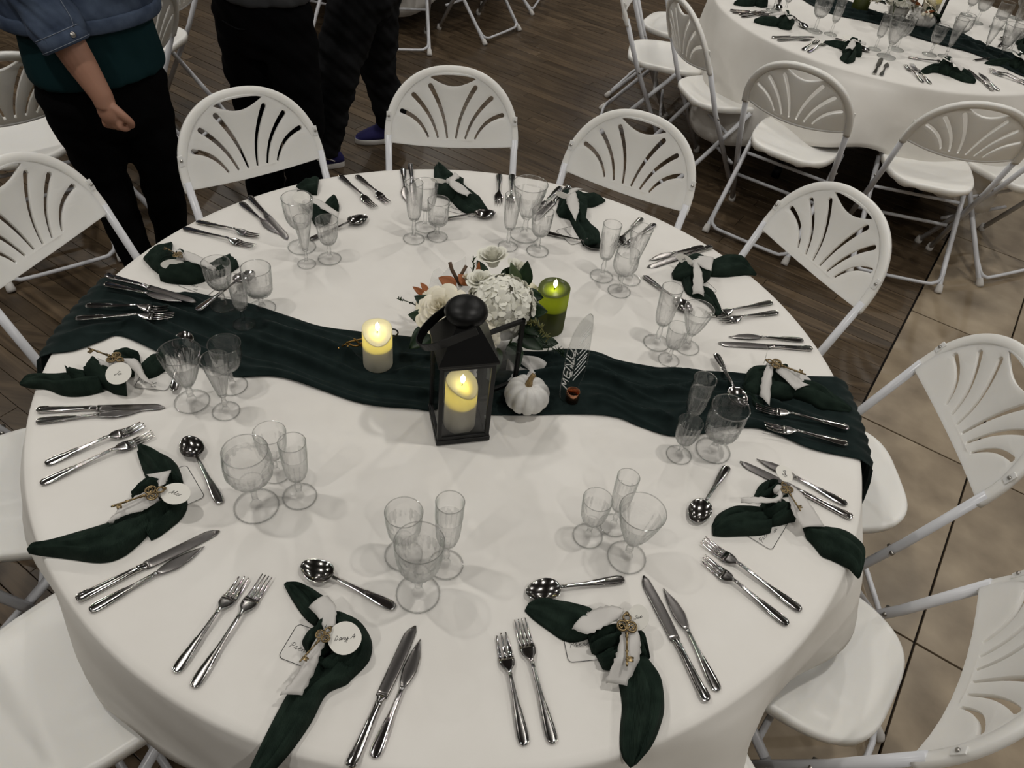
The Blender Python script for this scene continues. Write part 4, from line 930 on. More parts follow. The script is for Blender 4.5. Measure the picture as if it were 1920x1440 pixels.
NAP[3] = ([(LP, [.012, .024, .028, .026, .02], .001, [((0.5458,-0.3743),(0.5454,-0.3999)), ((0.5592,-0.3471),(0.5666,-0.3989)), ((0.5889,-0.3233),(0.6034,-0.3916)), ((0.6204,-0.3166),(0.6382,-0.3846)), ((0.6527,-0.3125),(0.6632,-0.3742))]),
  (LP, [.02, .032, .028, .014], .001, [((0.6669,-0.3209),(0.6654,-0.3596)), ((0.6888,-0.2995),(0.6870,-0.3521)), ((0.7057,-0.2980),(0.7059,-0.3424)), ((0.7160,-0.3153),(0.7186,-0.3376))]),
  (LP, [.01, .026, .03, .02], .001, [((0.6423,-0.2839),(0.6500,-0.3006)), ((0.6563,-0.2560),(0.6704,-0.2971)), ((0.6719,-0.2418),(0.6854,-0.2863)), ((0.6903,-0.2400),(0.7042,-0.2662))]),
  (TAIL, [.018, .026, .028, .024, .016, .008], [.001, .001, .001, .001, .001, .0], [((0.7321,-0.3472),(0.7353,-0.3764)), ((0.7765,-0.3411),(0.7469,-0.3934)), ((0.8091,-0.3410),(0.7587,-0.4138)), ((0.8368,-0.3572),(0.7771,-0.4206)), ((0.8488,-0.3832),(0.8054,-0.4342)), ((0.8368,-0.4244),(0.8149,-0.4470)), ((0.8241,-0.4514),(0.8198,-0.4521))]),
  (TAIL, .01, .001, [((0.6982,-0.2616),(0.7000,-0.2782)), ((0.7201,-0.2521),(0.7212,-0.2717)), ((0.7383,-0.2575),(0.7362,-0.2692))]),
  (KN, [.026, .038, .034, .024], .003, [((0.6511,-0.3087),(0.6501,-0.3464)), ((0.6681,-0.2975),(0.6670,-0.3488)), ((0.6863,-0.2944),(0.6830,-0.3436)), ((0.7009,-0.3002),(0.6977,-0.3331))])],
  [([.034, .040, .044, .042], [((0.5963,-0.3273),(0.5973,-0.3365)), ((0.6380,-0.3215),(0.6368,-0.3377)), ((0.6642,-0.3197),(0.6711,-0.3306)), ((0.6797,-0.2897),(0.6856,-0.3079))]), ([.042, .038, .030, .020], [((0.7053,-0.2786),(0.6925,-0.3029)), ((0.7250,-0.2918),(0.6985,-0.3447)), ((0.7459,-0.3261),(0.7117,-0.3607)), ((0.7667,-0.3567),(0.7185,-0.3698))])],
  (0.6807, -0.2935, 0.8000)[:2]+(.042,), ((0.6906, -0.3000, 0.8000), (0.7088, -0.3469, 0.7900), .042), ((0.6933, -0.2563, 0.8000), (.25, .97, 0), (-.95, .2, .25), .021, .0195, 'Zyle', .0062), ((0.6568, -0.3607, 0.7630), (.52, .85), .046, .032))
NAP[4] = ([(LP, [.016, .03, .032, .024], .006, [((0.6550,0.0444),(0.6585,0.0214)), ((0.6829,0.1106),(0.6795,0.0075)), ((0.7178,0.1254),(0.7093,0.0043)), ((0.7502,0.1125),(0.7391,0.0101)), ((0.7795,0.0841),(0.7724,0.0201))]),
  (TAIL, [.022, .026, .024, .016, .006], [.006, .006, .006, .004, .002], [((0.7754,0.0908),(0.7639,0.0221)), ((0.8071,0.0858),(0.7855,0.0227)), ((0.8415,0.0888),(0.8104,0.0132)), ((0.8730,0.0652),(0.8379,-0.0009)), ((0.9023,0.0345),(0.8738,0.0024)), ((0.9171,0.0213),(0.9067,0.0087))]),
  (KN, [.028, .036, .03], .008, [((0.7173,0.1214),(0.7124,0.0521)), ((0.7430,0.1345),(0.7357,0.0530)), ((0.7650,0.1233),(0.7608,0.0654))]),
  (TAIL, .014, .004, [((0.6549,0.0225),(0.6692,-0.0034)), ((0.6794,0.0164),(0.6833,-0.0288)), ((0.6961,0.0089),(0.6940,-0.0406))])],
  [([.046, .044, .022], [((0.7115,0.0938),(0.7294,0.1013)), ((0.6903,0.0353),(0.7137,0.0399)), ((0.6843,-0.0073),(0.7054,-0.0311))]), ([.048, .044, .034, .028], [((0.7356,0.0910),(0.7234,0.0622)), ((0.7679,0.0843),(0.7460,0.0445)), ((0.8037,0.0765),(0.7633,0.0279)), ((0.8248,0.0602),(0.7714,0.0241))])],
  (0.7222, 0.0905, 0.8050)[:2]+(.048,), ((0.7250, 0.0780, 0.8100), (0.7886, 0.0567, 0.8000), .050), ((0.7075, 0.1090, 0.8150), (.3, .95, .1), (-.1, .05, 1), .012, .022, None, 0), None)
NAP[5] = ([(TAIL, [.02, .026, .026, .014, .004], .001, [((0.6329,0.5656),(0.6227,0.4897)), ((0.6800,0.6014),(0.6641,0.4968)), ((0.7163,0.6046),(0.6988,0.5100)), ((0.7417,0.5594),(0.7292,0.5223)), ((0.7610,0.5323),(0.7556,0.5259))]),
  (TAIL, [.022, .022, .022, .018, .012], .001, [((0.5369,0.4671),(0.5803,0.4875)), ((0.5471,0.4000),(0.5819,0.4152)), ((0.5715,0.3767),(0.6130,0.4029)), ((0.6001,0.3572),(0.6263,0.3748)), ((0.6158,0.3259),(0.6345,0.3416)), ((0.6224,0.3070),(0.6369,0.3237))]),
  (KN, [.016, .03, .036, .032, .02], .002, [((0.5137,0.4796),(0.5166,0.4523)), ((0.5383,0.5350),(0.5385,0.4473)), ((0.5797,0.5772),(0.5740,0.4455)), ((0.6133,0.5717),(0.6028,0.4522)), ((0.6298,0.5329),(0.6217,0.4792))])],
  [([.040, .040, .036], [((0.5636,0.5030),(0.5696,0.4837)), ((0.5862,0.5215),(0.5835,0.4717)), ((0.6258,0.5258),(0.6119,0.4581))]), ([.040, .036, .012], [((0.5624,0.4872),(0.5776,0.4908)), ((0.5603,0.4211),(0.5856,0.4444)), ((0.5611,0.3752),(0.5922,0.3704))])],
  (0.5609, 0.4848, 0.8000)[:2]+(.040,), None, ((0.5394, 0.4931, 0.8050), (.75, -.62, .1), (.1, .3, .8), .0265, .012, 'Jo', .006), ((0.5896, 0.4421, 0.7630), (.55, -.83), .042, .032))
NAP[6] = ([(TAIL, [.02, .022, .006], .001, [((0.2384,0.8346),(0.2471,0.7660)), ((0.2851,0.8537),(0.2864,0.7763)), ((0.3258,0.8252),(0.3175,0.8101))]),
  (TAIL, [.022, .024, .022, .014], .001, [((0.2137,0.6986),(0.2502,0.7171)), ((0.2336,0.6354),(0.2740,0.6691)), ((0.2525,0.5858),(0.3063,0.6305)), ((0.2610,0.5572),(0.3148,0.5732))]),
  (KN, [.016, .034, .036, .022], .002, [((0.1754,0.7223),(0.1866,0.6916)), ((0.1911,0.8383),(0.2093,0.6884)), ((0.2326,0.8562),(0.2433,0.6791)), ((0.2703,0.8333),(0.2654,0.6907))])],
  [([.042, .040, .030], [((0.1997,0.7402),(0.2262,0.7694)), ((0.2050,0.6922),(0.2393,0.7165)), ((0.2326,0.6308),(0.2404,0.6803))]), ([.042, .044], [((0.2037,0.7421),(0.2190,0.7651)), ((0.2056,0.7743),(0.2474,0.7985))])],
  (0.2115, 0.7504, 0.8000)[:2]+(.042,), None, ((0.1881, 0.7481, 0.8050), (.85, -.5, .1), (.1, .2, .9), .026, .009, None, 0), ((0.2306, 0.6064, 0.7630), (.6, -.8), .042, .034))
NAP[7] = ([(TAIL, [.008, .022, .026], .001, [((-0.2237,0.8842),(-0.2118,0.9160)), ((-0.2126,0.8183),(-0.1727,0.8636)), ((-0.1924,0.7771),(-0.1501,0.8254))]),
  (TAIL, [.026, .026, .022, .004], .001, [((-0.1542,0.7228),(-0.1111,0.7861)), ((-0.1184,0.6669),(-0.0798,0.7491)), ((-0.0798,0.6407),(-0.0549,0.7209)), ((-0.0321,0.6652),(-0.0276,0.6816))]),
  (KN, [.02, .034, .036, .02], .002, [((-0.2034,0.7741),(-0.1900,0.7132)), ((-0.1790,0.8073),(-0.1632,0.7078)), ((-0.1493,0.8426),(-0.1279,0.6984)), ((-0.1229,0.8228),(-0.1150,0.7785))])],
  [([.042, .038, .030], [((-0.1582,0.7620),(-0.1506,0.7125)), ((-0.1143,0.7287),(-0.1159,0.6841)), ((-0.0807,0.7061),(-0.0917,0.6813))]), ([.042, .044], [((-0.1571,0.7532),(-0.1408,0.7317)), ((-0.1452,0.7828),(-0.1267,0.7681))])],
  (-0.1536, 0.7411, 0.8000)[:2]+(.042,), None, ((-0.1845, 0.7424, 0.8000), (1, -.05, 0), (0, .3, 1), .027, .007, None, 0), ((-0.1001, 0.6632, 0.7630), (.97, -.2), .045, .028))
NAP[8] = ([(TAIL, [.01, .026, .022], .001, [((-0.5989,0.6628),(-0.5857,0.6506)), ((-0.5772,0.6976),(-0.5546,0.6309)), ((-0.5470,0.7223),(-0.5281,0.6319))]),
  (TAIL, [.012, .026, .010], .001, [((-0.4942,0.5772),(-0.4766,0.5465)), ((-0.4779,0.6330),(-0.4514,0.5618)), ((-0.4514,0.5914),(-0.4449,0.5606))]),
  (KN, [.02, .032, .034, .02], .002, [((-0.5844,0.6198),(-0.5574,0.5605)), ((-0.5520,0.6162),(-0.5235,0.5285)), ((-0.5104,0.5909),(-0.4815,0.4658)), ((-0.4608,0.5448),(-0.4536,0.4952))])],
  [([.040, .036, .022], [((-0.5217,0.5516),(-0.5066,0.5147)), ((-0.4794,0.5364),(-0.4691,0.4988)), ((-0.4292,0.5178),(-0.4258,0.4875))]), ([.04, .042], [((-0.5415,0.5377),(-0.5292,0.5061)), ((-0.5190,0.5437),(-0.5069,0.5120))])],
  (-0.5163, 0.5239, 0.8000)[:2]+(.040,), None, ((-0.5391, 0.5295, 0.8000), (.95, -.2, 0), (.1, .9, .4), .026, .020, None, 0), None)
NAP[9] = ([(TAIL, [.016, .03, .02], .001, [((-0.8613,0.2228),(-0.8181,0.1834)), ((-0.8498,0.2720),(-0.7922,0.1734)), ((-0.8179,0.3024),(-0.7978,0.2477))]),
  (LP, [.02, .032, .034, .026], .001, [((-0.8178,0.2141),(-0.7822,0.1439)), ((-0.7773,0.2381),(-0.7513,0.1398)), ((-0.7310,0.2396),(-0.7034,0.1464)), ((-0.7007,0.2253),(-0.6748,0.1688))]),
  (TAIL, [.022, .024, .016], .001, [((-0.6998,0.2231),(-0.6723,0.1693)), ((-0.6774,0.2548),(-0.6371,0.2051)), ((-0.6601,0.2834),(-0.6202,0.2420))]),
  (KN, [.03, .038, .03], .004, [((-0.7929,0.2392),(-0.7593,0.1719)), ((-0.7689,0.2547),(-0.7338,0.1687)), ((-0.7365,0.2431),(-0.7158,0.1774))])],
  [([.044, .040, .030], [((-0.7441,0.2167),(-0.7277,0.1830)), ((-0.6937,0.2051),(-0.6772,0.1697)), ((-0.6488,0.1787),(-0.6488,0.1718))]), ([.044, .042], [((-0.7673,0.2206),(-0.7493,0.1965)), ((-0.7441,0.2167),(-0.7336,0.1909))])],
  (-0.7392, 0.1939, 0.8050)[:2]+(.044,), ((-0.7461, 0.1873, 0.8100), (-0.7876, 0.2109, 0.8000), .045), ((-0.7554, 0.1695, 0.8000), (.9, .4, 0), (-.2, .4, .7), .0265, .012, None, 0), ((-0.6890, 0.1484, 0.7630), (.95, -.3), .045, .026))
NAP[10] = ([(TAIL, [.004, .018, .022, .026, .026, .022], [.0, .001, .001, .001, .001, .001], [((-0.9104,-0.2537),(-0.9067,-0.2563)), ((-0.9042,-0.2344),(-0.8836,-0.2615)), ((-0.8767,-0.2222),(-0.8487,-0.2594)), ((-0.8488,-0.2166),(-0.8145,-0.2688)), ((-0.8241,-0.2065),(-0.7868,-0.2682)), ((-0.7974,-0.1977),(-0.7594,-0.2580)), ((-0.7705,-0.2008),(-0.7366,-0.2422))]),
  (TAIL, [.02, .03, .026], .004, [((-0.8370,-0.1972),(-0.8171,-0.2269)), ((-0.8205,-0.2024),(-0.7980,-0.2396)), ((-0.7915,-0.2050),(-0.7757,-0.2319))]),
  (LP, [.026, .036, .036, .03, .018], .001, [((-0.7996,-0.1793),(-0.7786,-0.2308)), ((-0.7979,-0.1545),(-0.7551,-0.2344)), ((-0.7757,-0.1710),(-0.7318,-0.2380)), ((-0.7505,-0.1797),(-0.7123,-0.2456)), ((-0.7094,-0.2004),(-0.6847,-0.2466))]),
  (LP, [.02, .032, .02], .001, [((-0.7627,-0.1366),(-0.7503,-0.1553)), ((-0.7457,-0.1168),(-0.7252,-0.1537)), ((-0.7149,-0.1213),(-0.7018,-0.1454))]),
  (TAIL, [.018, .028, .018], .001, [((-0.6971,-0.1532),(-0.6677,-0.1904)), ((-0.6865,-0.1262),(-0.6518,-0.1787)), ((-0.6650,-0.1037),(-0.6406,-0.1557))]),
  (KN, [.03, .038, .03], .003, [((-0.7613,-0.1470),(-0.7380,-0.2011)), ((-0.7419,-0.1430),(-0.7133,-0.1995)), ((-0.7137,-0.1478),(-0.6950,-0.1890))])],
  [([.030, .034, .042], [((-0.7697,-0.1817),(-0.7542,-0.2042)), ((-0.7477,-0.1892),(-0.7321,-0.2098)), ((-0.7277,-0.1903),(-0.7201,-0.2040))]), ([.042, .034, .024, .012], [((-0.7183,-0.1812),(-0.7118,-0.1901)), ((-0.6901,-0.1720),(-0.6831,-0.2029)), ((-0.6611,-0.2035),(-0.6602,-0.2183)), ((-0.6352,-0.2183),(-0.6401,-0.2225))])],
  (-0.7157, -0.1984, 0.8000)[:2]+(.044,), ((-0.7235, -0.1937, 0.8050), (-0.7855, -0.1759, 0.7900), .046), ((-0.7000, -0.2287, 0.7970), (1, -.1, 0), (.1, .9, .35), .0265, .0255, 'Jo', .0085), ((-0.6508, -0.1912, 0.7630), (1, .05), .036, .027))
NAP[11] = ([(TAIL, [.014, .022, .028, .026], .001, [((-0.5962,-0.3950),(-0.5971,-0.3740)), ((-0.5741,-0.4254),(-0.5581,-0.3853)), ((-0.5519,-0.4521),(-0.5214,-0.3996)), ((-0.5333,-0.4594),(-0.5017,-0.4193)), ((-0.5092,-0.4655),(-0.4842,-0.4468))]),
  (LP, [.024, .032, .034, .03, .022, .012], .001, [((-0.4876,-0.4461),(-0.5109,-0.4736)), ((-0.4576,-0.4923),(-0.4989,-0.5018)), ((-0.4548,-0.5239),(-0.5023,-0.5123)), ((-0.4653,-0.5484),(-0.5196,-0.5251)), ((-0.4783,-0.5704),(-0.5249,-0.5332)), ((-0.4885,-0.5802),(-0.5122,-0.5573))]),
  (TAIL, [.022, .028, .028, .026, .022, .014, .006], .001, [((-0.5207,-0.5228),(-0.4957,-0.5593)), ((-0.5500,-0.5386),(-0.5041,-0.5884)), ((-0.5798,-0.5627),(-0.5221,-0.6216)), ((-0.6181,-0.5865),(-0.5530,-0.6375)), ((-0.6520,-0.6058),(-0.6075,-0.6386)), ((-0.6782,-0.6168),(-0.6594,-0.6392)), ((-0.6841,-0.6300),(-0.6779,-0.6378))]),
  (KN, [.016, .032, .036, .03], .003, [((-0.5639,-0.4866),(-0.5520,-0.5084)), ((-0.5541,-0.4656),(-0.5307,-0.5023)), ((-0.5394,-0.4526),(-0.5113,-0.4914)), ((-0.5141,-0.4612),(-0.4906,-0.4929))])],
  [([.036, .040, .042], [((-0.5362,-0.4683),(-0.4972,-0.4510)), ((-0.5103,-0.4817),(-0.4951,-0.4727)), ((-0.5001,-0.4963),(-0.4942,-0.4890))]), ([.042, .036, .030, .026], [((-0.5015,-0.5001),(-0.4903,-0.5216)), ((-0.5292,-0.5135),(-0.5067,-0.5400)), ((-0.5539,-0.5408),(-0.5381,-0.5583)), ((-0.5644,-0.5756),(-0.5568,-0.5755))])],
  (-0.4914, -0.5024, 0.8000)[:2]+(.042,), ((-0.5039, -0.5145, 0.8000), (-0.5565, -0.5520, 0.7900), .042), ((-0.4651, -0.5055, 0.7970), (1, -.12, 0), (.1, 1, .1), .0268, .0225, 'Alex', .0075), ((-0.4865, -0.4558, 0.7630), (.68, -.73), .048, .030))
for k, (lv, rb, kn, ky, tg_, cdd) in NAP.items():
    make_napkin(k, lv, rb, kn, ky, tg_, PLACE[k].replace(' place setting', ' setting').replace('at the place setting','at the setting'), cdd)

# ------------------------------------------------------------------ centrepiece of the near table
def make_lantern(label, loc, rz, door=True):
    t = thing('lantern', label, 'lantern', loc, rz); h = .055
    body = [box(0, 0, .006, .114, .114, .012, .001)]
    for a in (-1, 1):
        for b in (-1, 1): body.append(box(a*(h-.0045), b*(h-.0045), .117, .009, .009, .21, .0008))
    for a in (-1, 1): body += [box(a*(h-.0045), 0, .215, .009, .10, .012, .0008), box(0, a*(h-.0045), .215, .10, .009, .012, .0008), box(a*(h-.0045), 0, .016, .009, .10, .009, .0008), box(0, a*(h-.0045), .016, .10, .009, .009, .0008)]
    obj('body', join(*body), M['black'], t, smooth=False)
    for nm, b in (('front', box(0, -h+.004, .115, .094, .002, .19)), ('left', box(-h+.004, 0, .115, .002, .094, .19)), ('right', box(h-.004, 0, .115, .002, .094, .19))):
        obj('pane', b, M['pane'], t, smooth=False)
    sq = lambda k, z: [(-k, -k, z), (k, -k, z), (k, k, z), (-k, k, z)]
    r = obj('roof', rings([sq(.058, .218), sq(.0595, .221), sq(.0595, .226), sq(.0225, .288), sq(.020, .290)]), M['black'], t, smooth=False)
    obj('dome', lathe([(0, .288), (.020, .288), (.020, .292), (.028, .294), (.0385, .299), (.0415, .307), (.0395, .317), (.031, .326), (.017, .3315), (0, .333)], 32), M['black'], t)
    # strap handle hinged at the neck, folded over to the left
    P = []
    for k in range(25):
        a = pi*k/24; P.append((.012-.100*math.sin(a)**.8, -.047*math.cos(a), .300-.062*math.sin(a)))
    P = [Vector(p) for p in P]
    R = []
    for (p, tt, u, v) in frames(P, up=(-.53, 0, .85)): R.append([p+u*(.0095*c_)+v*(.0014*s_) for c_, s_ in ((-1, -1), (1, -1), (1, 1), (-1, 1))])
    obj('handle', rings(R), M['black'], t, smooth=False)
    if door:
        d = obj('door', join(box(0, .0485, .20, .008, .097, .009, .0008), box(0, .0485, .024, .008, .097, .009, .0008), box(0, .0045, .112, .008, .009, .185, .0008), box(0, .0925, .112, .008, .009, .185, .0008)), M['black'], t, smooth=False)
        d.location = (h+.003, h, 0); d.rotation_euler = (0, 0, math.radians(40-90-18.6+0))
        obj('door_pane', box(0, .0485, .112, .002, .084, .172), M['pane'], d, smooth=False)
        obj('latch', tube([(.005, .085, .12), (.012, .085, .12)], .003, 8), M['black'], d)
    return t
make_lantern('black metal lantern with domed top and open glass door at the table centre', (.011, -.196, TZ+.0035), math.radians(18.6))
def make_candle(label, loc, r, h, slant, a0, waxm, col, power, group=None, z0=0.):
    """battery candle: thin wax shell with a slanted rim and a lamp inside"""
    t = thing('pillar_candle', label, 'candle', loc, 0, group); n = 40; rgs = []
    rim = lambda a: h+slant*(math.cos(a-a0)-.35*math.cos(2*(a-a0)))
    for f in (0, .02, .25, .5, .75, .93, .985, 1.0):
        rgs.append([(r*(.985 if f in (0, 1.0) else 1)*math.cos(a), r*(.985 if f in (0, 1.0) else 1)*math.sin(a), rim(a)*f) for a in (2*pi*k/n for k in range(n))])
    for rr, dz in ((.93, -.001), (.88, -.004), (.6, -.006), (.2, -.0065)):
        rgs.append([(r*rr*math.cos(a), r*rr*math.sin(a), h+(rim(a)-h)*rr+dz) for a in (2*pi*k/n for k in range(n))])
    obj('wax_body', rings(rgs), waxm, t)
    obj('glow_block', lathe([(0, .001), (r*.93, .001), (r*.93, h*.60), (0, h*.60)], 24), M['sole'], t)  # unseen core added to keep the lamp's glow off the lower wax
    obj('wick', tube([(0, 0, h-.008), (.001, 0, h+.004)], .0012, 6), M['ink'], t)
    obj('flame', xf(blob(.0050, .0042, .0125, 12, 10, lambda th, a: 1-.35*max(0, math.cos(th))**1.5), (.001, 0, h+.013)), M['flame'], t)
    ld = bpy.data.lights.new('candle_lamp', 'POINT'); ld.energy = power; ld.color = col; ld.shadow_soft_size = .006
    lo = bpy.data.objects.new('candle_lamp', ld); COL.objects.link(lo); lo.parent = t; lo.location = (0, 0, h*.84)
    return t
YEL = (1, .84, .17)
make_candle('lit ivory pillar candle inside the open black lantern', (.014, -.206, TZ+.0165), .0335, .118, .014, math.radians(150), M['wax'], YEL, .055, 'ivory candles')
make_candle('lit ivory pillar candle on the runner, left of the lantern', ((-0.1965, -0.0449, 0.7630)[0], (-0.1965, -0.0449, 0.7630)[1], TZ+.0045), .0335, .098, .013, math.radians(110), M['wax'], YEL, .055, 'ivory candles')
make_candle('lit olive green pillar candle behind the flowers', (.184, .172, TZ+.001), .0385, .124, .004, math.radians(40), M['greenwax'], (.95, 1, .30), .04)
def make_pumpkin(label, loc, rz=0, k=1., stem=M['pstem']):
    t = thing('pumpkin', label, 'pumpkin', loc, rz); t.scale = (k,)*3
    fn = lambda th, a: (1-.10*(1-abs(math.sin(5.5*a)))**2*math.sin(th)**.5)*(1-.28*math.exp(-(th/.42)**2))
    V, F = blob(.0505, .0505, .040, 66, 22, fn); obj('flesh', ([(x, y, z+.036) for x, y, z in V], F), M['pumpkin'], t)
    P = spline([(0, 0, .058), (.001, .002, .070), (.004, .006, .082), (.009, .009, .090)], 4)
    obj('stem', tube(P, [.0105-.0045*min(1, i/(len(P)*.5)) for i in range(len(P))], 8), stem, t); return t
make_pumpkin('small white pumpkin with gold stem, right of the black lantern', (.150, -.118, TZ+.005))

# acrylic menu plate in its copper ring holder
mp = thing('menu_holder', 'clear acrylic menu plate with white writing in a copper ring', 'menu', (.253, -.079, TZ+.005), math.atan2(.80, .60))
MENU = [ (-0.0448,0.7959),(-0.0557,0.8280),(-0.0578,0.8850),(-0.0577,0.9454),(-0.0496,0.9841),(-0.0344,1.0067),(-0.0159,1.0162),(0.0005,1.0144),(0.0133,1.0006),(0.0212,0.9661),(0.0271,0.9180),(0.0311,0.8691),(0.0303,0.8294),(0.0210,0.8055),(0.0112,0.7834),(-0.0095,0.7735),(-0.0307,0.7829) ]
ol = spline([(p[0], 0, p[1]-TZ-.005) for p in MENU], 3, True)
ol = [Vector((p.x, 0, max(p.z, .001))) for p in ol]
obj('plate', rings([[(p.x, -.0012, p.z) for p in ol], [(p.x, .0012, p.z) for p in ol]]), M['acrylic'], mp, smooth=False)
obj('plate_edge', tube([(p.x, 0, p.z) for p in ol], .0011, 5, closed=True), M['glass'], mp)
TXT = [[ (-0.0155,0.8374),(0.0028,0.8467),(0.0230,0.8565) ], [ (-0.0175,0.8531),(0.0025,0.8629),(0.0207,0.8722) ], [ (-0.0177,0.8692),(0.0026,0.8771),(0.0202,0.8882) ],
  [ (-0.0132,0.8805),(0.0031,0.8892),(0.0200,0.8962) ], [ (-0.0156,0.8975),(0.0010,0.9044),(0.0178,0.9113) ], [ (-0.0112,0.9163),(0.0019,0.9221),(0.0168,0.9286) ],
  [ (-0.0192,0.9405),(-0.0051,0.9486),(0.0113,0.9555) ], [ (-0.0165,0.9507),(-0.0024,0.9588),(0.0118,0.9669) ], [ (-0.0125,0.9631),(0.0003,0.9690),(0.0106,0.9777) ]]
tp = []
for i, st in enumerate(TXT):
    P = [Vector((p[0], -.0016, p[1]-TZ-.005)) for p in st]; P = spline(P, 6)
    if True:
        P = spline(P, 3); P = [p+Vector((0, 0, .0012*math.sin(j*2.1+i))) for j, p in enumerate(P)]
    tp.append(tube(P, .0007, 4))
WP = [ (-0.0323,0.8223),(-0.0338,0.9342),(-0.0578,0.8456),(-0.0231,0.8535),(-0.0259,0.9384),(-0.0370,0.8655) ]
WP = [Vector((p[0], p[1]-TZ-.005)) for p in WP]
tp += [script_on('MENU', WP[0], WP[1], WP[2]-WP[0], .0011), script_on('du Mariage', WP[3], WP[4], WP[5]-WP[3], .0007)]
obj('lettering', join(*tp), M['white_ink'], mp)
rg = obj('ring_holder', lathe([(.0135, 0), (.0135, .028), (.0145, .0285), (.0150, .028), (.0150, 0), (.0135, 0)], 32), M['copper'], mp); rg.location = (.0, 0, .0)
# gilded script sign standing behind the left candle
gs = thing('script_sign', 'gold cursive script sign standing on the runner behind the ivory candle', 'sign', (-.20, -.02, TZ+.004), 0)
GST = [[ (-0.0924,0.7819),(-0.0841,0.7793),(-0.0730,0.7826),(-0.0691,0.7894) ], [ (-0.0824,0.7867),(-0.0761,0.7937),(-0.0663,0.7961),(-0.0605,0.7925),(-0.0509,0.7908),(-0.0435,0.7946),(-0.0385,0.8015) ],
  [ (-0.0734,0.7988),(-0.0599,0.8046),(-0.0478,0.8088),(-0.0308,0.8149),(-0.0115,0.8180),(0.0077,0.8227) ], [ (-0.0548,0.8131),(-0.0480,0.8040),(-0.0388,0.7933),(-0.0293,0.7875) ],
  [ (-0.0287,0.8071),(-0.0218,0.7946),(-0.0142,0.8082),(-0.0073,0.7957),(0.0027,0.8095) ]]
obj('lettering', join(*[tube(spline([((p[0]), .12*p[0], p[1]-TZ-.004) for p in st], 5), .0024, 6) for st in GST]), M['gold'], gs)
GR = [ (0.0078,0.8290),(0.0152,0.8422),(0.0272,0.8479),(0.0379,0.8471),(0.0438,0.8397),(0.0402,0.8300),(0.0305,0.8228),(0.0173,0.8218) ]
obj('end_loop', tube(spline([(p[0], .12*p[0], p[1]-TZ-.004) for p in GR], 5, True), .0019, 6, closed=True), M['dark'], gs)

# flowers in a low white pot
def leafm(L, wd, curl=.25, cup=.15, n=9, tip=1.25):
    V, m = [], 5
    for i in range(n):
        u = i/(n-1); hw = wd*math.sin(pi*u**.75)**.85*(1-.15*u)+.0004; x = L*u
        for j in range(m):
            v = -1+2*j/(m-1); V.append((x, hw*v, curl*L*(.25-(u-.5)**2)+cup*hw*(v*v)*1.2-.02*L*(1-abs(v))))
    return V, [(i*m+j, (i+1)*m+j, (i+1)*m+j+1, i*m+j+1) for i in range(n-1) for j in range(m-1)]
def orient(d, up=(0, 0, 1)):
    x = Vector(d).normalized(); u = Vector(up); z = (u-x*u.dot(x))
    if z.length < 1e-3: z = Vector((0, 1, 0))-x*x.y
    z.normalize(); y = z.cross(x); return Matrix((x, y, z)).transposed().to_4x4()
def place(part, p, d, up=(0, 0, 1)):
    m = Matrix.Translation(Vector(p)) @ orient(d, up); return [tuple(m @ Vector(v)) for v in part[0]], part[1]
def rose_mesh(r, rings_=5, seed=0, openness=1.):
    parts = []; rn = random.Random(seed)
    for k in range(rings_):
        f = (k+.6)/rings_; cnt = 3+k
        for i in range(cnt):
            a0 = 2*pi*i/cnt+k*.9+rn.uniform(-.15, .15); spread = 2*pi/cnt*.78; V = []; nu, nv = 6, 7
            for q in range(nu):
                u = q/(nu-1)
                for j in range(nv):
                    v = -1+2*j/(nv-1); a = a0+v*spread*(.55+.45*math.sin(pi*min(1, u*.6+.2)))*(1-.25*u**4*v*v)
                    rad = r*f*(.30+.70*u**1.4*(.55+.45*f*openness))+(.20*r*f*(u**5)*openness)*(1-.6*v*v)
                    z = r*(.15+1.02*u*(1-.32*f*openness)-.30*f*u**5*openness)-.10*r*v*v*u-.10*r*f
                    V.append((rad*math.cos(a), rad*math.sin(a), z))
            parts.append((V, [(q*nv+j, (q+1)*nv+j, (q+1)*nv+j+1, q*nv+j+1) for q in range(nu-1) for j in range(nv-1)]))
    return join(*parts)
fl = thing('flower_arrangement', 'white rose and hydrangea arrangement with dark leaves behind the lantern', 'flowers', (.07, .055, TZ+.001), 0)
FO = Vector((.07, .055, TZ+.001))
obj('pot', lathe([(0, .001), (.034, .001), (.038, .004), (.046, .04), (.050, .075), (.047, .076), (.042, .04), (.03, .01), (0, .008)], 32), M['vase'], fl)
hp = []
HC = Vector((.065, .080, .885))-FO; rn = random.Random(3)
for k in range(150):
    z = 1-1.35*(k+.5)/150; a = k*2.39996; s = math.sqrt(max(0, 1-z*z)); d = Vector((s*math.cos(a), s*math.sin(a), z))
    d = (d+Vector((rn.uniform(-.16, .16), rn.uniform(-.16, .16), rn.uniform(-.16, .16)))).normalized()
    c = HC+Vector((d.x*.072, d.y*.066, d.z*.060))*rn.uniform(.9, 1.06); rot = rn.uniform(0, 2*pi); R = orient(d)
    for q in range(4):
        an = rot+q*pi/2; t1 = Vector((0, math.cos(an), math.sin(an))); t2 = Vector((0, -math.sin(an), math.cos(an))); V = []
        Lp = rn.uniform(.0155, .0200)
        for u, wv, lift in ((0.05, .15, 0), (.4, .8, .0012), (.75, .95, .0035), (1.0, .5, .0045)):
            for v in (-1, 0, 1): V.append(c+(R @ (t1*(Lp*u)+t2*(Lp*.55*wv*v)+Vector((lift-.0012*abs(v)+rn.uniform(-.0006, .0006), 0, 0)))))
        hp.append((V, [(i*3+j, (i+1)*3+j, (i+1)*3+j+1, i*3+j+1) for i in range(3) for j in range(2)]))
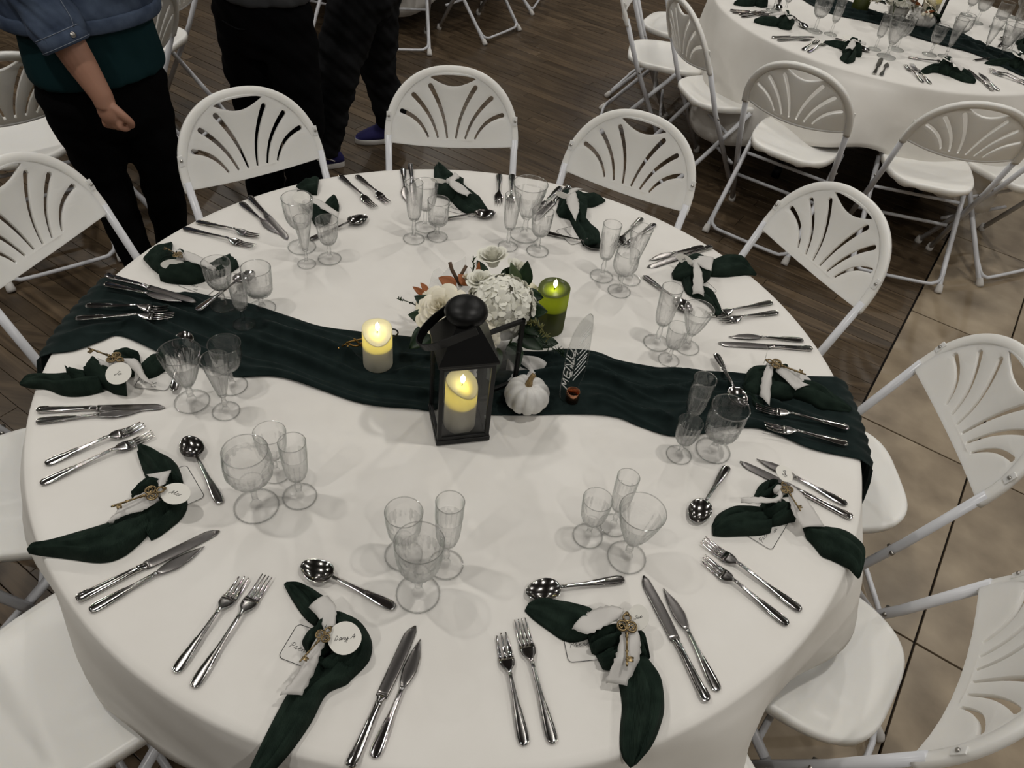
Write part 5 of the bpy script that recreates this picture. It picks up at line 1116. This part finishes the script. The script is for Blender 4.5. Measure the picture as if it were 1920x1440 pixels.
hy = obj('hydrangea_head', join(*hp), M['petal'], fl); hy['kind'] = 'stuff'
def flower(nm, mesh, p, d, m):
    return obj(nm, place(mesh, Vector(p)-FO, d, (0, 1, .1)) if False else ([tuple(Vector(p)-FO+(Vector((0, 0, 1)).rotation_difference(Vector(d).normalized()) @ Vector(v))) for v in mesh[0]], mesh[1]), m, fl)
flower('rose', rose_mesh(.060, 6, 1, 1.0), (-.058, .048, .858), (-.30, -.40, .80), M['cream'])
flower('ranunculus', rose_mesh(.046, 5, 2, .55), (.030, .225, .885), (-.15, .05, .95), M['petal'])
flower('ranunculus', rose_mesh(.038, 5, 4, .9), (.085, .225, .868), (.5, .1, .8), M['petal'])
flower('rose', rose_mesh(.038, 5, 5, 1.1), (.125, .17, .845), (.55, .0, .75), M['cream'])
flower('rose', rose_mesh(.036, 5, 9, .6), (.012, .115, .900), (-.2, -.1, .9), M['petal'])
flower('carnation', rose_mesh(.030, 6, 6, 1.3), (.040, .005, .845), (-.1, -.75, .5), M['cream'])
flower('bud', rose_mesh(.016, 4, 7, .1), (-.020, .135, .895), (-.3, .1, .9), M['cream'])
for i, (x, y, z) in enumerate(((-.118, .10, .865), (-.108, .085, .87), (-.125, .075, .855), (-.104, .112, .86))):
    obj('berry_bud', xf(blob(.009, .009, .010, 10, 8), Vector((x, y, z))-FO), M['cream'], fl)
def leaf(p, d, L, wd, m='leaf', up=(0, -.6, .8), curl=.2, nm='leaf'):
    o = obj(nm, place(leafm(L, wd, curl), Vector(p)-FO, d, up), M[m], fl); solid(o, .0005); return o
leaf((.110, .165, .880), (.02, .25, .95), .066, .0195, up=(0, -1, .3)); leaf((.098, .15, .875), (-.35, .35, .85), .072, .018, 'leaf2', up=(.5, -.8, .2))
leaf((-.075, .055, .862), (-.95, .25, .30), .066, .021); leaf((-.085, .035, .850), (-.98, -.05, .10), .058, .021); leaf((-.080, .015, .842), (-.62, -.66, -.40), .074, .026)
leaf((.120, .095, .865), (.75, -.1, .15), .055, .022, up=(0, -.7, .7)); leaf((.118, .07, .855), (.6, -.35, -.15), .060, .024); leaf((.112, .045, .835), (.8, -.3, -.25), .070, .024)
leaf((.10, .02, .825), (.35, -.75, -.35), .066, .021); leaf((.06, -.005, .828), (.25, -.85, -.40), .066, .020); leaf((.03, -.01, .825), (-.1, -.9, -.45), .055, .017)
leaf((.112, .125, .888), (.55, .1, -.1), .05, .018, up=(.3, -.7, .6)); leaf((.155, .05, .815), (.9, .1, -.05), .055, .018); leaf((.02, .17, .885), (-.5, .5, .5), .05, .014)
leaf((.055, .19, .87), (.5, .6, .3), .055, .017); leaf((.09, .0, .83), (.9, -.55, .1), .05, .016)
leaf((-.045, .12, .885), (-.8, .3, .15), .050, .016, 'rust', curl=.5, nm='dried_leaf'); leaf((-.02, .125, .89), (-.6, .5, .35), .036, .012, 'rust', curl=.5, nm='dried_leaf')
leaf((.0, .14, .9), (.0, .35, .95), .045, .006, 'rust', nm='dried_leaf'); leaf((-.115, .095, .868), (-.75, .1, .45), .035, .008, 'rust', nm='dried_leaf'); leaf((-.11, .11, .868), (-.6, .5, .3), .03, .007, 'rust', nm='dried_leaf')
obj('twig', join(tube([Vector((-.035, .13, .88))-FO, Vector((-.062, .15, .912))-FO, Vector((-.068, .155, .928))-FO], .0045, 6), tube([Vector((-.045, .14, .89))-FO, Vector((-.03, .165, .918))-FO], .004, 6)), M['twig'], fl)
def sprig(nm, P, m, n, ln, seed):
    rn2 = random.Random(seed); P = spline([Vector(p)-FO for p in P], 8); parts = [tube(P, .0011, 5)]
    for k in range(n):
        p = P[int((.25+.75*k/n)*(len(P)-1))]; d = Vector((rn2.uniform(-1, 1), rn2.uniform(-1, 1), rn2.uniform(-.5, 1))).normalized()
        parts.append(tube([p, p+d*ln*.6, p+d*ln+Vector((0, 0, .001))], [.0011, .0012, .0004], 4))
    obj(nm, join(*parts), M[m], fl)
sprig('dry_sprig', [(.11, .06, .85), (.15, .055, .862), (.185, .03, .840)], 'sprig', 60, .012, 1)
sprig('rosemary_sprig', [(.15, .04, .83), (.20, .03, .815), (.245, .02, .79)], 'leaf', 26, .016, 2)
sprig('bud_sprig', [(-.005, .13, .89), (-.012, .155, .92), (-.016, .17, .945)], 'leaf2', 22, .010, 3)
sprig('thin_sprig', [(-.09, .045, .855), (-.14, .06, .868), (-.175, .065, .872)], 'leaf', 30, .006, 4)
for (x, y, z), (ax, ay, az) in (((.09, .02, .80), (.01, -.03, .06)), ((-.03, .08, .80), (-.02, 0, .05)), ((.05, .07, .80), (0, .01, .06)), ((.02, .16, .80), (0, .03, .08))):
    obj('stem', tube([Vector((.07, .055, .79))-FO, Vector((x, y, z))-FO, Vector((x+ax, y+ay, z+az))-FO], .0022, 6), M['leaf2'], fl)
def ruffle(p, d, up, L, wd, seed):
    return place(grid(lambda u, v: (L*u, wd*(v-.5)*(.25+u*1.1), .010*math.sin(v*9+seed+u*3)*u+.012*math.sin(u*4+seed)), 10, 14), Vector(p)-FO, d, up)
obj('sheer_bow', ruffle((-.02, .13, .87), (-.72, .55, .42), (0, -.7, .7), .075, .075, 1), M['tulle'], fl)
obj('sheer_bow', ruffle((-.035, .14, .86), (-.95, .35, .05), (0, -.5, .85), .085, .06, 2), M['tulle'], fl)
obj('ribbon_wrap', ruffle((.10, -.005, .80), (.55, -.65, -.40), (.3, -.4, .9), .06, .05, 3), M['chiffon'], fl)
obj('ribbon_wrap', ruffle((.12, .01, .80), (.85, -.3, -.38), (.1, -.4, .9), .065, .045, 5), M['chiffon'], fl)
obj('ribbon_wrap', ruffle((.045, -.01, .80), (-.2, -.8, -.5), (0, -.5, .85), .055, .05, 4), M['chiffon'], fl)

# ------------------------------------------------------------------ people (seen from the waist down)
def fused(name, parts, voxel, m, parent, it=6, wr=0., ws=14., seed=0, stretch=(1, 1, 1)):
    """closed shapes grown together into one continuous skin, with soft wrinkles"""
    o = obj(name, join(*parts)); rm = o.modifiers.new('r', 'REMESH'); rm.mode = 'VOXEL'; rm.voxel_size = voxel
    sm = o.modifiers.new('s', 'SMOOTH'); sm.factor = .5; sm.iterations = it
    me = baked(o); bpy.data.objects.remove(o)
    if wr:
        n = len(me.vertices); co = np.empty(n*3); me.vertices.foreach_get('co', co); co = co.reshape(-1, 3)
        nr = np.empty(n*3); me.vertex_normals.foreach_get('vector', nr); nr = nr.reshape(-1, 3)
        p = co*np.array(stretch)*ws
        f = np.sin(p[:, 0]*1.3+p[:, 2]*1.9+seed+1.5*np.sin(p[:, 1]*.9))*np.cos(p[:, 1]*1.1-p[:, 2]*.7+seed)+.6*np.sin(p[:, 2]*3.1+p[:, 0]*1.7+2*np.sin(p[:, 1]*1.3+seed))+.3*np.sin(p[:, 0]*5+p[:, 1]*4.3+p[:, 2]*6.1)
        co = co+nr*(wr*f)[:, None]; me.vertices.foreach_set('co', co.ravel()); me.update()
    return obj(name, me, m, parent)
def limb(P, R, n=14): return tube(P, R, n)
def trunk(c, fwd, rows, n=28):
    """rows: (z, half width, half depth, forward shift)"""
    f = Vector((fwd[0], fwd[1], 0)).normalized(); r = Vector((f.y, -f.x, 0)); out = []
    for z, a, b, s in rows:
        out.append([(c[0]+r.x*a*math.cos(q)+f.x*(b*math.sin(q)+s), c[1]+r.y*a*math.cos(q)+f.y*(b*math.sin(q)+s), z) for q in (2*pi*k/n for k in range(n))])
    return rings(out)
def head_parts(c, fwd, z):
    f = Vector((fwd[0], fwd[1], 0)).normalized(); C = Vector((c[0], c[1], z))
    b = lambda rx, ry, rz, p: xf(blob(rx, ry, rz, 18, 12), p)
    r = Vector((f.y, -f.x, 0))
    return [b(.076, .076, .108, C+Vector((0, 0, .01))), b(.058, .058, .06, C+f*.03-Vector((0, 0, .06))), b(.014, .014, .022, C+f*.085-Vector((0, 0, .005))), b(.022, .022, .008, C+f*.07-Vector((0, 0, .048))),
            b(.014, .014, .028, C+r*.078), b(.014, .014, .028, C-r*.078), limb([C-Vector((0, 0, .20)), C-Vector((0, 0, .06))], [.056, .052])]
def hair_eyes(c, fwd, z, t):
    f = Vector((fwd[0], fwd[1], 0)).normalized(); C = Vector((c[0], c[1], z)); r = Vector((f.y, -f.x, 0))
    obj('hair', xf(blob(.086, .086, .10, 20, 12), C-f*.022+Vector((0, 0, .04))), M['hair'], t)
    for s in (-1, 1): obj('eye', xf(blob(.011, .011, .009, 10, 8), C+f*.070+r*(s*.030)+Vector((0, 0, .012))), M['eye'], t)
def shoe(t, heel, toe, m_up, m_sole, z=0., lace=True):
    a, b = Vector((heel[0], heel[1], 0)), Vector((toe[0], toe[1], 0)); d = b-a; L = d.length; ang = math.atan2(d.y, d.x); n = 28
    def outline(k, z_, sx=1.):
        pts = []
        for i in range(n):
            q = 2*pi*i/n; x = L*.5+L*.5*sx*math.copysign(abs(math.cos(q))**.8, math.cos(q)); u = x/L
            wd = .038+.012*math.sin(pi*min(1, u*.9))-.006*(u < .45)
            pts.append((x, wd*k*math.copysign(abs(math.sin(q))**.85, math.sin(q)), z_))
        return pts
    s = obj('shoe', xf(rings([outline(.96, .0), outline(1.03, .004), outline(1.04, .026), outline(.98, .029)]), (a.x, a.y, z), ang), m_sole, t)
    up = [outline(.97, .027), outline(.97, .045), outline(.90, .060, .96)]
    def open_(z_, k): return [(L*.34+L*.26*k*math.cos(2*pi*i/n), .036*k*math.sin(2*pi*i/n), z_) for i in range(n)]
    R = [[(x, y, zz-(.022*max(0, (x/L-.55)/.45)**1.5 if zz > .04 else 0)) for x, y, zz in r_] for r_ in up]
    obj('upper', xf(rings(R+[open_(.085, 1.), open_(.098, .92), open_(.097, .8)]), (a.x, a.y, z), ang), m_up, s)
    if lace:
        lc_ = [tube([(L*(.50+.06*k), -.022, .074-.010*k), (L*(.50+.06*k), .022, .074-.010*k)], .003, 6) for k in range(4)]
        obj('laces', xf(join(*lc_), (a.x, a.y, z), ang), m_sole, s)
        st = [(L*(.18+.30*q), sgn*(.0405+.004*math.sin(pi*q)), .046+.016*math.sin(pi*q)) for sgn in (1,) for q in np.linspace(0, 1, 7)]
        obj('side_stripe', xf(join(tube(st, .0035, 5), tube([(p[0], -p[1], p[2]) for p in st], .0035, 5)), (a.x, a.y, z), ang), m_sole, s)
# --- person in the denim jacket
f1 = (.8, -.6); r1 = Vector((-.6, -.8, 0)); C1 = Vector((-1.345, 1.04, 0))
p1 = thing('person', 'standing person in denim jacket, dark teal blouse and black trousers, fist lowered', 'person', (0, 0, 0))
rk, lk = Vector((-1.425, 1.03, .47)), Vector((-1.262, 1.115, .47)); ra, la = Vector((-1.375, 1.01, .09)), Vector((-1.305, 1.15, .09))
rh, lh = C1+r1*.095+Vector((0, 0, .84)), C1-r1*.095+Vector((0, 0, .84))
cuff, wrist, kn = Vector((-1.2849, 0.8169, 1.0300)), Vector((-1.2214, 0.8174, 0.8850)), Vector((-1.2112, 0.8193, 0.8050))
elb = Vector((-1.3339, 0.8422, 1.1200)); sh = C1+r1*.20+Vector((0, 0, 1.37)); shl = C1-r1*.20+Vector((0, 0, 1.37))
hd = (kn-wrist).normalized(); side = Vector((.86, -.30, .42)); side = (side-hd*side.dot(hd)).normalized(); out_ = hd.cross(side)
if out_.dot(cam.matrix_world.translation-wrist) > 0: out_ = -out_   # side: towards the thumb
fing = []
for k, (o_, ln) in enumerate(((.030, .9), (.010, 1.), (-.010, .95), (-.029, .8))):
    b0 = wrist+hd*.075+side*o_; k1 = wrist+hd*.094+side*o_*1.05-out_*.004; k2 = k1+(hd*.014+out_*.026)*ln; k3 = k2+(-hd*.023+out_*.006)*ln; k4 = k3+(-hd*.012-out_*.014)*ln
    fing.append(limb(spline([b0, k1, k2, k3, k4], 3), [.0098-.0022*i/12 for i in range(13)], 10))
th = [wrist+hd*.030+side*.026, wrist+hd*.058+side*.046+out_*.008, wrist+hd*.086+side*.050+out_*.022, wrist+hd*.104+side*.036+out_*.030]
fing.append(limb(spline(th, 4), [.0145-.0045*i/12 for i in range(13)], 10))
palm = [xf(blob(.043, .040, .024, 16, 10), (0, 0, 0))]
Rm = Matrix((hd, side, out_)).transposed().to_4x4(); Rm.translation = wrist+hd*.052
palm = ([tuple(Rm @ Vector(v)) for v in palm[0][0]], palm[0][1])
arm = limb([elb+Vector((-.01, 0, .02)), elb.lerp(wrist, .30), elb.lerp(wrist, .62), wrist, wrist+hd*.03], [.044, .049, .043, .0315, .030], 16)
armL = limb([shl, shl+Vector((.05, .02, -.24)), shl+Vector((.12, -.14, -.16)), shl+Vector((.13, -.19, -.11))], [.05, .042, .03, .036], 14)
body = [arm, palm, xf(blob(.024, .030, .020, 12, 8), wrist+hd*.086+out_*.014)]+fing+[armL, limb([sh, elb], [.055, .046]), trunk(C1, f1, [(.80, .16, .10, 0), (.95, .165, .11, 0), (1.1, .15, .10, 0), (1.3, .18, .10, 0), (1.42, .10, .07, 0)]),
  limb([rh, rk, ra], [.08, .055, .04]), limb([lh, lk, la], [.08, .055, .04])]+head_parts(C1, f1, 1.58)
fused('body', body, .0042, M['skin'], p1, 4); hair_eyes(C1, f1, 1.58, p1)
tr = [trunk(C1, f1, [(.66, .10, .10, 0), (.72, .195, .135, -.005), (.80, .205, .145, -.01), (.90, .19, .135, 0), (.98, .17, .12, 0)]),
      limb([rh+Vector((0, 0, -.02)), rh.lerp(rk, .5), rk, rk.lerp(ra, .5), ra], [.115, .098, .076, .068, .056], 18), limb([lh+Vector((0, 0, -.02)), lh.lerp(lk, .5), lk, lk.lerp(la, .5), la], [.115, .098, .076, .068, .056], 18)]
fused('trousers', tr, .012, M['trouser'], p1, 5, .003, 16, 1)
fused('blouse', [trunk(C1, f1, [(.860, .210, .162, 0), (.89, .212, .162, 0), (.96, .206, .158, 0), (1.10, .195, .145, 0), (1.3, .19, .13, 0), (1.4, .10, .08, 0)])], .010, M['teal'], p1, 4, .0035, 15, 2, (1, 1, .35))
jk = [trunk(C1, f1, [(1.035, .232, .176, -.012), (1.08, .238, .182, -.012), (1.2, .232, .170, -.01), (1.36, .225, .14, 0), (1.43, .11, .09, 0)])]
fused('jacket', jk, .010, M['denim'], p1, 3, .004, 22, 3)
obj('jacket_hem', trunk(C1, f1, [(1.03, .239, .184, -.012), (1.035, .242, .187, -.012), (1.068, .244, .189, -.012), (1.072, .240, .185, -.012)], 40), M['denim'], p1)
cd_ = (wrist-elb).normalized(); ce = cuff
sl = fused('sleeve', [limb([sh+Vector((0, 0, .02)), sh.lerp(elb, .5), elb, elb.lerp(ce, .55), ce], [.082, .078, .073, .076, .068], 20)], .007, M['denim'], p1, 3, .0045, 30, 5)
obj('cuff', tube([ce-cd_*.036, ce-cd_*.034, ce+cd_*.004, ce+cd_*.008], [.064, .0695, .0695, .064], 28), M['denim'], sl)
cf = frames([ce-cd_*.03, ce, ce+cd_*.01])[0]
tocam = (cam.matrix_world.translation-ce); tocam = (tocam-cd_*tocam.dot(cd_)).normalized(); bpos = ce-cd_*.014+(tocam+cd_.cross(tocam)*-.45).normalized()*.070
bt = obj('cuff_button', lathe([(0, .0035), (.006, .0035), (.0085, .002), (.0085, 0)], 16), M['screw'], sl)
bt.matrix_basis = Matrix.Translation(bpos) @ Vector((0, 0, 1)).rotation_difference((bpos-ce+cd_*.014).normalized()).to_matrix().to_4x4()
for off in (-.033, .001):
    obj('stitching', tube([ce+cd_*off+(tocam*math.cos(a)+cd_.cross(tocam)*math.sin(a))*.0700 for a in (2*pi*k/28 for k in range(28))], .0009, 4, closed=True), M['stitch'], sl)
seam = tocam*.8+cd_.cross(tocam)*-.6
obj('stitching', tube([ce-cd_*.03+seam*.071, elb.lerp(ce, .5)+seam*.078, elb+seam*.076, sh.lerp(elb, .5)+seam*.080], .0010, 4), M['stitch'], sl)
fused('sleeve', [limb([shl, shl+Vector((.05, .02, -.23)), shl+Vector((.10, -.09, -.19))], [.078, .068, .060], 18)], .010, M['denim'], p1, 3, .004, 30, 6)
shoe(p1, (ra.x-.06, ra.y+.045), (ra.x+.14, ra.y-.105), M['black'], M['black'], lace=False); shoe(p1, (la.x-.06, la.y+.045), (la.x+.14, la.y-.105), M['black'], M['black'], lace=False)
# --- person in the charcoal sweater, seen from behind
f2 = (.15, .99); C2 = Vector((-1.045, 1.74, 0)); r2 = Vector((.99, -.15, 0))
p2 = thing('person', 'standing person in charcoal sweater and loose black trousers, seen from behind', 'person', (0, 0, 0))
hips = [C2+r2*s*.092+Vector((0, 0, .86)) for s in (1, -1)]; knees = [C2+r2*s*.105+Vector((.02, 0, .48)) for s in (1, -1)]; anks = [C2+r2*s*.10+Vector((.015, -.02, .09)) for s in (1, -1)]
shs = [C2+r2*s*.20+Vector((0, 0, 1.43)) for s in (1, -1)]; fw2 = Vector((f2[0], f2[1], 0))
els = [p+r2*s*.05+Vector((0, 0, -.29)) for p, s in zip(shs, (1, -1))]; wrs = [p-r2*s*.06+fw2*.24+Vector((0, 0, .06)) for p, s in zip(els, (1, -1))]
body = [trunk(C2, f2, [(.85, .16, .11, 0), (1.1, .15, .10, 0), (1.35, .19, .11, 0), (1.47, .10, .07, 0)])]+head_parts(C2, f2, 1.66)
for a, b, c in zip(hips, knees, anks): body.append(limb([a, b, c], [.08, .056, .04]))
for a, b, c in zip(shs, els, wrs):
    body.append(limb([a, b, c, c+fw2*.04], [.05, .042, .028, .03])); body.append(xf(blob(.036, .036, .03, 12, 8), c+fw2*.07))
    for k in range(5): body.append(limb([c+fw2*.08+r2*(.016*(k-2)), c+fw2*(.14-.01*abs(k-2))+r2*(.018*(k-2))-Vector((0, 0, .02))], [.010, .008], 8))
fused('body', body, .010, M['skin'], p2, 3); hair_eyes(C2, f2, 1.66, p2)
tr = [trunk(C2, f2, [(.70, .12, .10, 0), (.78, .19, .135, 0), (.88, .195, .14, 0), (.97, .18, .13, 0)])]
for a, b, c in zip(hips, knees, anks): tr.append(limb([a, a.lerp(b, .5), b, b.lerp(c, .5), c-Vector((0, 0, .03))], [.112, .105, .092, .086, .088], 18))
pt = fused('trousers', tr, .011, M['trouser'], p2, 4, .005, 17, 4)
obj('back_pocket', tube(spline([C2+r2*u*.075-fw2*(.139-.02*abs(u))+Vector((-.03, 0, .842-.012*(1-u*u))) for u in np.linspace(-1, 1, 9)], 2), .0022, 6), M['blackjean'], pt)
sw = [trunk(C2, f2, [(.915, .200, .150, 0), (.95, .205, .152, 0), (1.1, .195, .142, 0), (1.38, .215, .135, 0), (1.48, .11, .09, 0)])]
for a, b, c in zip(shs, els, wrs): sw.append(limb([a, b, c], [.075, .062, .046], 16))
fused('sweater', sw, .012, M['greyknit'], p2, 3, .004, 20, 8)
for c in anks: shoe(p2, (c.x-.02, c.y-.07), (c.x+.02, c.y+.19), M['black'], M['black'], lace=False)
# --- person walking past in washed black jeans
f3 = (-.95, -.2); C3 = Vector((-.745, 2.27, 0))
p3 = thing('person', 'person striding in washed black jeans and blue canvas shoes with white soles', 'person', (0, 0, 0))
fh, bh = Vector((-.765, 2.19, .86)), Vector((-.735, 2.34, .86)); fk = Vector((-0.8798, 2.1465, 0.5000)); fa = Vector((-.975, 2.15, .10)); bk_ = Vector((-0.7687, 2.4605, 0.4200)); ba = Vector((-.705, 2.515, .11))
body = [trunk(C3, f3, [(.85, .15, .11, 0), (1.1, .14, .10, 0), (1.34, .18, .10, 0), (1.45, .10, .07, 0)]), limb([fh, fk, fa], [.08, .056, .04]), limb([bh, bk_, ba], [.08, .056, .04])]+head_parts(C3, f3, 1.63)
r3 = Vector((f3[1], -f3[0], 0)).normalized(); fw3 = Vector((f3[0], f3[1], 0)).normalized()
arms3 = []
for s, sw_ in ((1, .16), (-1, -.14)):
    a = C3+r3*s*.20+Vector((0, 0, 1.40)); b = a+r3*s*.04-fw3*sw_*.3+Vector((0, 0, -.29)); c = b+fw3*(.10-sw_)+Vector((0, 0, -.22)); arms3.append((a, b, c))
    body.append(limb([a, b, c, c+Vector((0, 0, -.05))], [.048, .041, .027, .03])); body.append(xf(blob(.02, .036, .042, 12, 8), c-Vector((0, 0, .07))))
    for k in range(5): body.append(limb([c+Vector((0, 0, -.09))+fw3*(.014*(k-2)), c+Vector((0, 0, -.15+.012*abs(k-2)))+fw3*(.015*(k-2))-r3*s*.015], [.0095, .008], 8))
fused('body', body, .010, M['skin'], p3, 3); hair_eyes(C3, f3, 1.63, p3)
tr = [trunk(C3, f3, [(.72, .10, .10, 0), (.80, .17, .125, 0), (.9, .175, .13, 0), (.97, .165, .12, 0)]),
      limb([fh, fh.lerp(fk, .5), fk, fk.lerp(fa, .5), fa-Vector((0, 0, .02))], [.120, .115, .105, .092, .082], 18), limb([bh, bh.lerp(bk_, .5), bk_, bk_.lerp(ba, .5), ba-Vector((0, 0, .01))], [.118, .108, .095, .085, .080], 18)]
fused('jeans', tr, .010, M['blackjean'], p3, 4, .006, 19, 6)
sw = [trunk(C3, f3, [(.93, .19, .145, 0), (1.1, .175, .13, 0), (1.34, .20, .125, 0), (1.46, .11, .09, 0)])]
for a, b, c in arms3: sw.append(limb([a, b, c], [.07, .058, .044], 16))
fused('sweater', sw, .012, M['trouser'], p3, 3, .004, 20, 9)
shoe(p3, (-.640, 2.555), (-.882, 2.412), M['shoe'], M['sole']); shoe(p3, (-.875, 2.165), (-1.13, 2.085), M['shoe'], M['sole'])

# ------------------------------------------------------------------ the far table at upper right, laid the same way
nap_p = [None]
def simple_napkin(label, group):
    t = thing('knotted_napkin', label, 'napkin', (0, 0, 0), 0, group)
    obj('tail', cloth_leaf([((-.022, -.02), (.022, -.02)), ((-.036, -.06), (.030, -.05)), ((-.040, -.10), (.022, -.10)), ((-.020, -.135), (-.005, -.14))], [.03, .036, .03, .012], .001, 1.), M['napkin'], t)
    obj('tail', cloth_leaf([((-.02, .01), (.02, .02)), ((-.045, .04), (.0, .055)), ((-.085, .055), (-.06, .085)), ((-.115, .085), (-.11, .09))], [.022, .024, .016, .005], .001, 2.), M['napkin'], t)
    obj('loop', cloth_leaf([((.02, -.03), (.0, .0)), ((.055, -.015), (.012, .01)), ((.055, .03), (.01, .02)), ((.02, .05), (-.005, .025))], [.030, .046, .046, .03], .001, 3.), M['napkin'], t)
    obj('knot', cloth_leaf([((-.03, -.02), (-.03, .02)), ((-.01, -.03), (-.01, .035)), ((.015, -.03), (.015, .035)), ((.03, -.015), (.03, .02))], [.034, .054, .054, .034], .003, 4.), M['napkin'], t)
    rb = obj('ribbon', xf(blob(.012, .010, .008, 10, 8), (0, 0, TZ+.060)), M['chiffon'], t)
    solid(obj('ribbon_tail', strip([((-.012, -.004), (.008, .004)), ((-.02, -.03), (.012, -.03)), ((-.03, -.065), (.0, -.07))], [TZ+.060, TZ+.052, TZ+.040], 1), M['chiffon'], rb), .0007)
    solid(obj('ribbon_tail', strip([((.0, -.01), (.0, .01)), ((.03, .0), (.03, .028)), ((.06, .01), (.055, .035))], [TZ+.060, TZ+.056, TZ+.05], 2), M['chiffon'], rb), .0007)
    tg = obj('name_tag', prism([(.026*math.cos(2*pi*q/24), .021*math.sin(2*pi*q/24)) for q in range(24)], -.0004, .0005), M['card'], t, smooth=False)
    tg.location = (-.028, .012, TZ+.064); tg.rotation_euler = (.25, .1, .5)
    return t
P2 = {-176: 'at the top left place of the far table', -151: 'at the upper left place of the far table', -119: 'at the far table behind the first chair',
      -83: 'at the nearest place of the far table', -46: 'at the right place of the far table', -12: 'on the far table by the right picture edge'}
for i, (a, where) in enumerate(P2.items()):
    A = math.radians(a); o_ = Vector((math.cos(A), math.sin(A), 0)); rgt = Vector((-o_.y, o_.x, 0))
    nm = 'dark green knotted napkin '+where
    c = T2+o_*.70; rz = A+pi/2+(.5, -.4, .3, .9, -.2, .4)[i]
    if nap_p[0] is None: nap_p[0] = simple_napkin(nm, 'knotted napkins on the far table'); n_ = nap_p[0]; n_.location = (c.x, c.y, 0); n_.rotation_euler = (0, 0, rz)
    else: n_ = dup(nap_p[0], (c.x, c.y, 0), rz, nm)
    def put(kd, t0, r0, tilt_, sgn=1):
        p = T2+o_*r0+rgt*t0; d = -o_*math.cos(tilt_)+rgt*math.sin(tilt_); L = KIND[kd][2]
        lay(kd, KIND[kd][0], KIND[kd][1], L, p-d*L/2, p+d*L/2, where, {'fork': 'dinner forks', 'fish_fork': 'fish forks', 'knife': 'table knives', 'fish_knife': 'fish knives', 'spoon': 'soup spoons'}[kd]+' on the far table')
    j = (.1, -.08, .12, .0, -.1, .06)[i]
    put('fork', -.135, .745, j); put('fish_fork', -.170, .75, j-.05); put('knife', .150, .745, -j); put('fish_knife', .185, .76, .04-j)
    d = rgt*.95+o_*.3; p = T2+o_*.575-rgt*.02; L = .188
    lay('spoon', KIND['spoon'][0], KIND['spoon'][1], L, p-d*L/2, p+d*L/2, where, 'soup spoons on the far table')
FARG = 'crystal glasses on the far table'
for p, kd, h, lab in [
 ((1.1801, 2.9509, 0.7630), 'gob', .15, 'at the left end of the far table'), ((1.2306, 2.9225, 0.7630), 'flute', .17, 'at the left end of the far table'),
 ((1.3480, 2.7210, 0.7630), 'gob', .16, 'left of the green candle on the far table'), ((1.4240, 2.7059, 0.7630), 'flute', .17, 'left of the green candle on the far table'),
 ((1.6101, 2.5766, 0.7630), 'flute', .165, 'before the white flowers of the far table'), ((1.6451, 2.4947, 0.7630), 'wide', .17, 'before the white flowers of the far table'), ((1.7241, 2.6185, 0.7630), 'gob', .15, 'before the white flowers of the far table'),
 ((1.8839, 2.6081, 0.7630), 'small', .135, 'in the nearest cluster of the far table'), ((1.9587, 2.6079, 0.7630), 'cone', .175, 'in the nearest cluster of the far table'), ((2.0574, 2.7842, 0.7630), 'round', .15, 'in the nearest cluster of the far table'),
 ((2.1770, 2.7145, 0.7630), 'cone', .17, 'on the runner end of the far table'), ((2.2477, 2.6846, 0.7630), 'wide', .16, 'on the runner end of the far table'), ((2.3516, 2.8205, 0.7630), 'gob', .15, 'on the runner end of the far table'),
 ((2.3094, 3.3412, 0.7630), 'small', .13, 'behind the lantern of the far table'), ((2.3232, 3.2275, 0.7630), 'gob', .15, 'behind the lantern of the far table'), ((2.4165, 3.1816, 0.7630), 'tumb', .13, 'near the right edge on the far table'), ((2.4820, 3.1423, 0.7630), 'flute', .17, 'near the right edge on the far table'), ((2.6105, 3.4098, 0.7630), 'gob', .15, 'near the right edge on the far table')]:
    glass_at(kd, p, h, WORD[kd]+' '+lab, 1., 1., FARG)
make_candle('olive green pillar candle on the far table', (1.665, 3.142, TZ+.001), .042, .13, .004, 1., M['greenwax'], (.9, 1, .3), .002)
dup(fl, (1.835, 3.06, TZ+.001), 2.2, 'white flower ball arrangement in the middle of the far table')
ln2 = make_lantern('black metal lantern standing behind the pumpkin on the far table', (2.045, 3.17, TZ+.004), -.35, False)
make_candle('ivory pillar candle inside the lantern on the far table', (2.04, 3.17, TZ+.017), .034, .12, .012, 1.5, M['wax'], YEL, .02)
make_pumpkin('large ribbed white pumpkin with tan stem on the far table', (1.945, 3.000, TZ+.002), .5, 1.35)
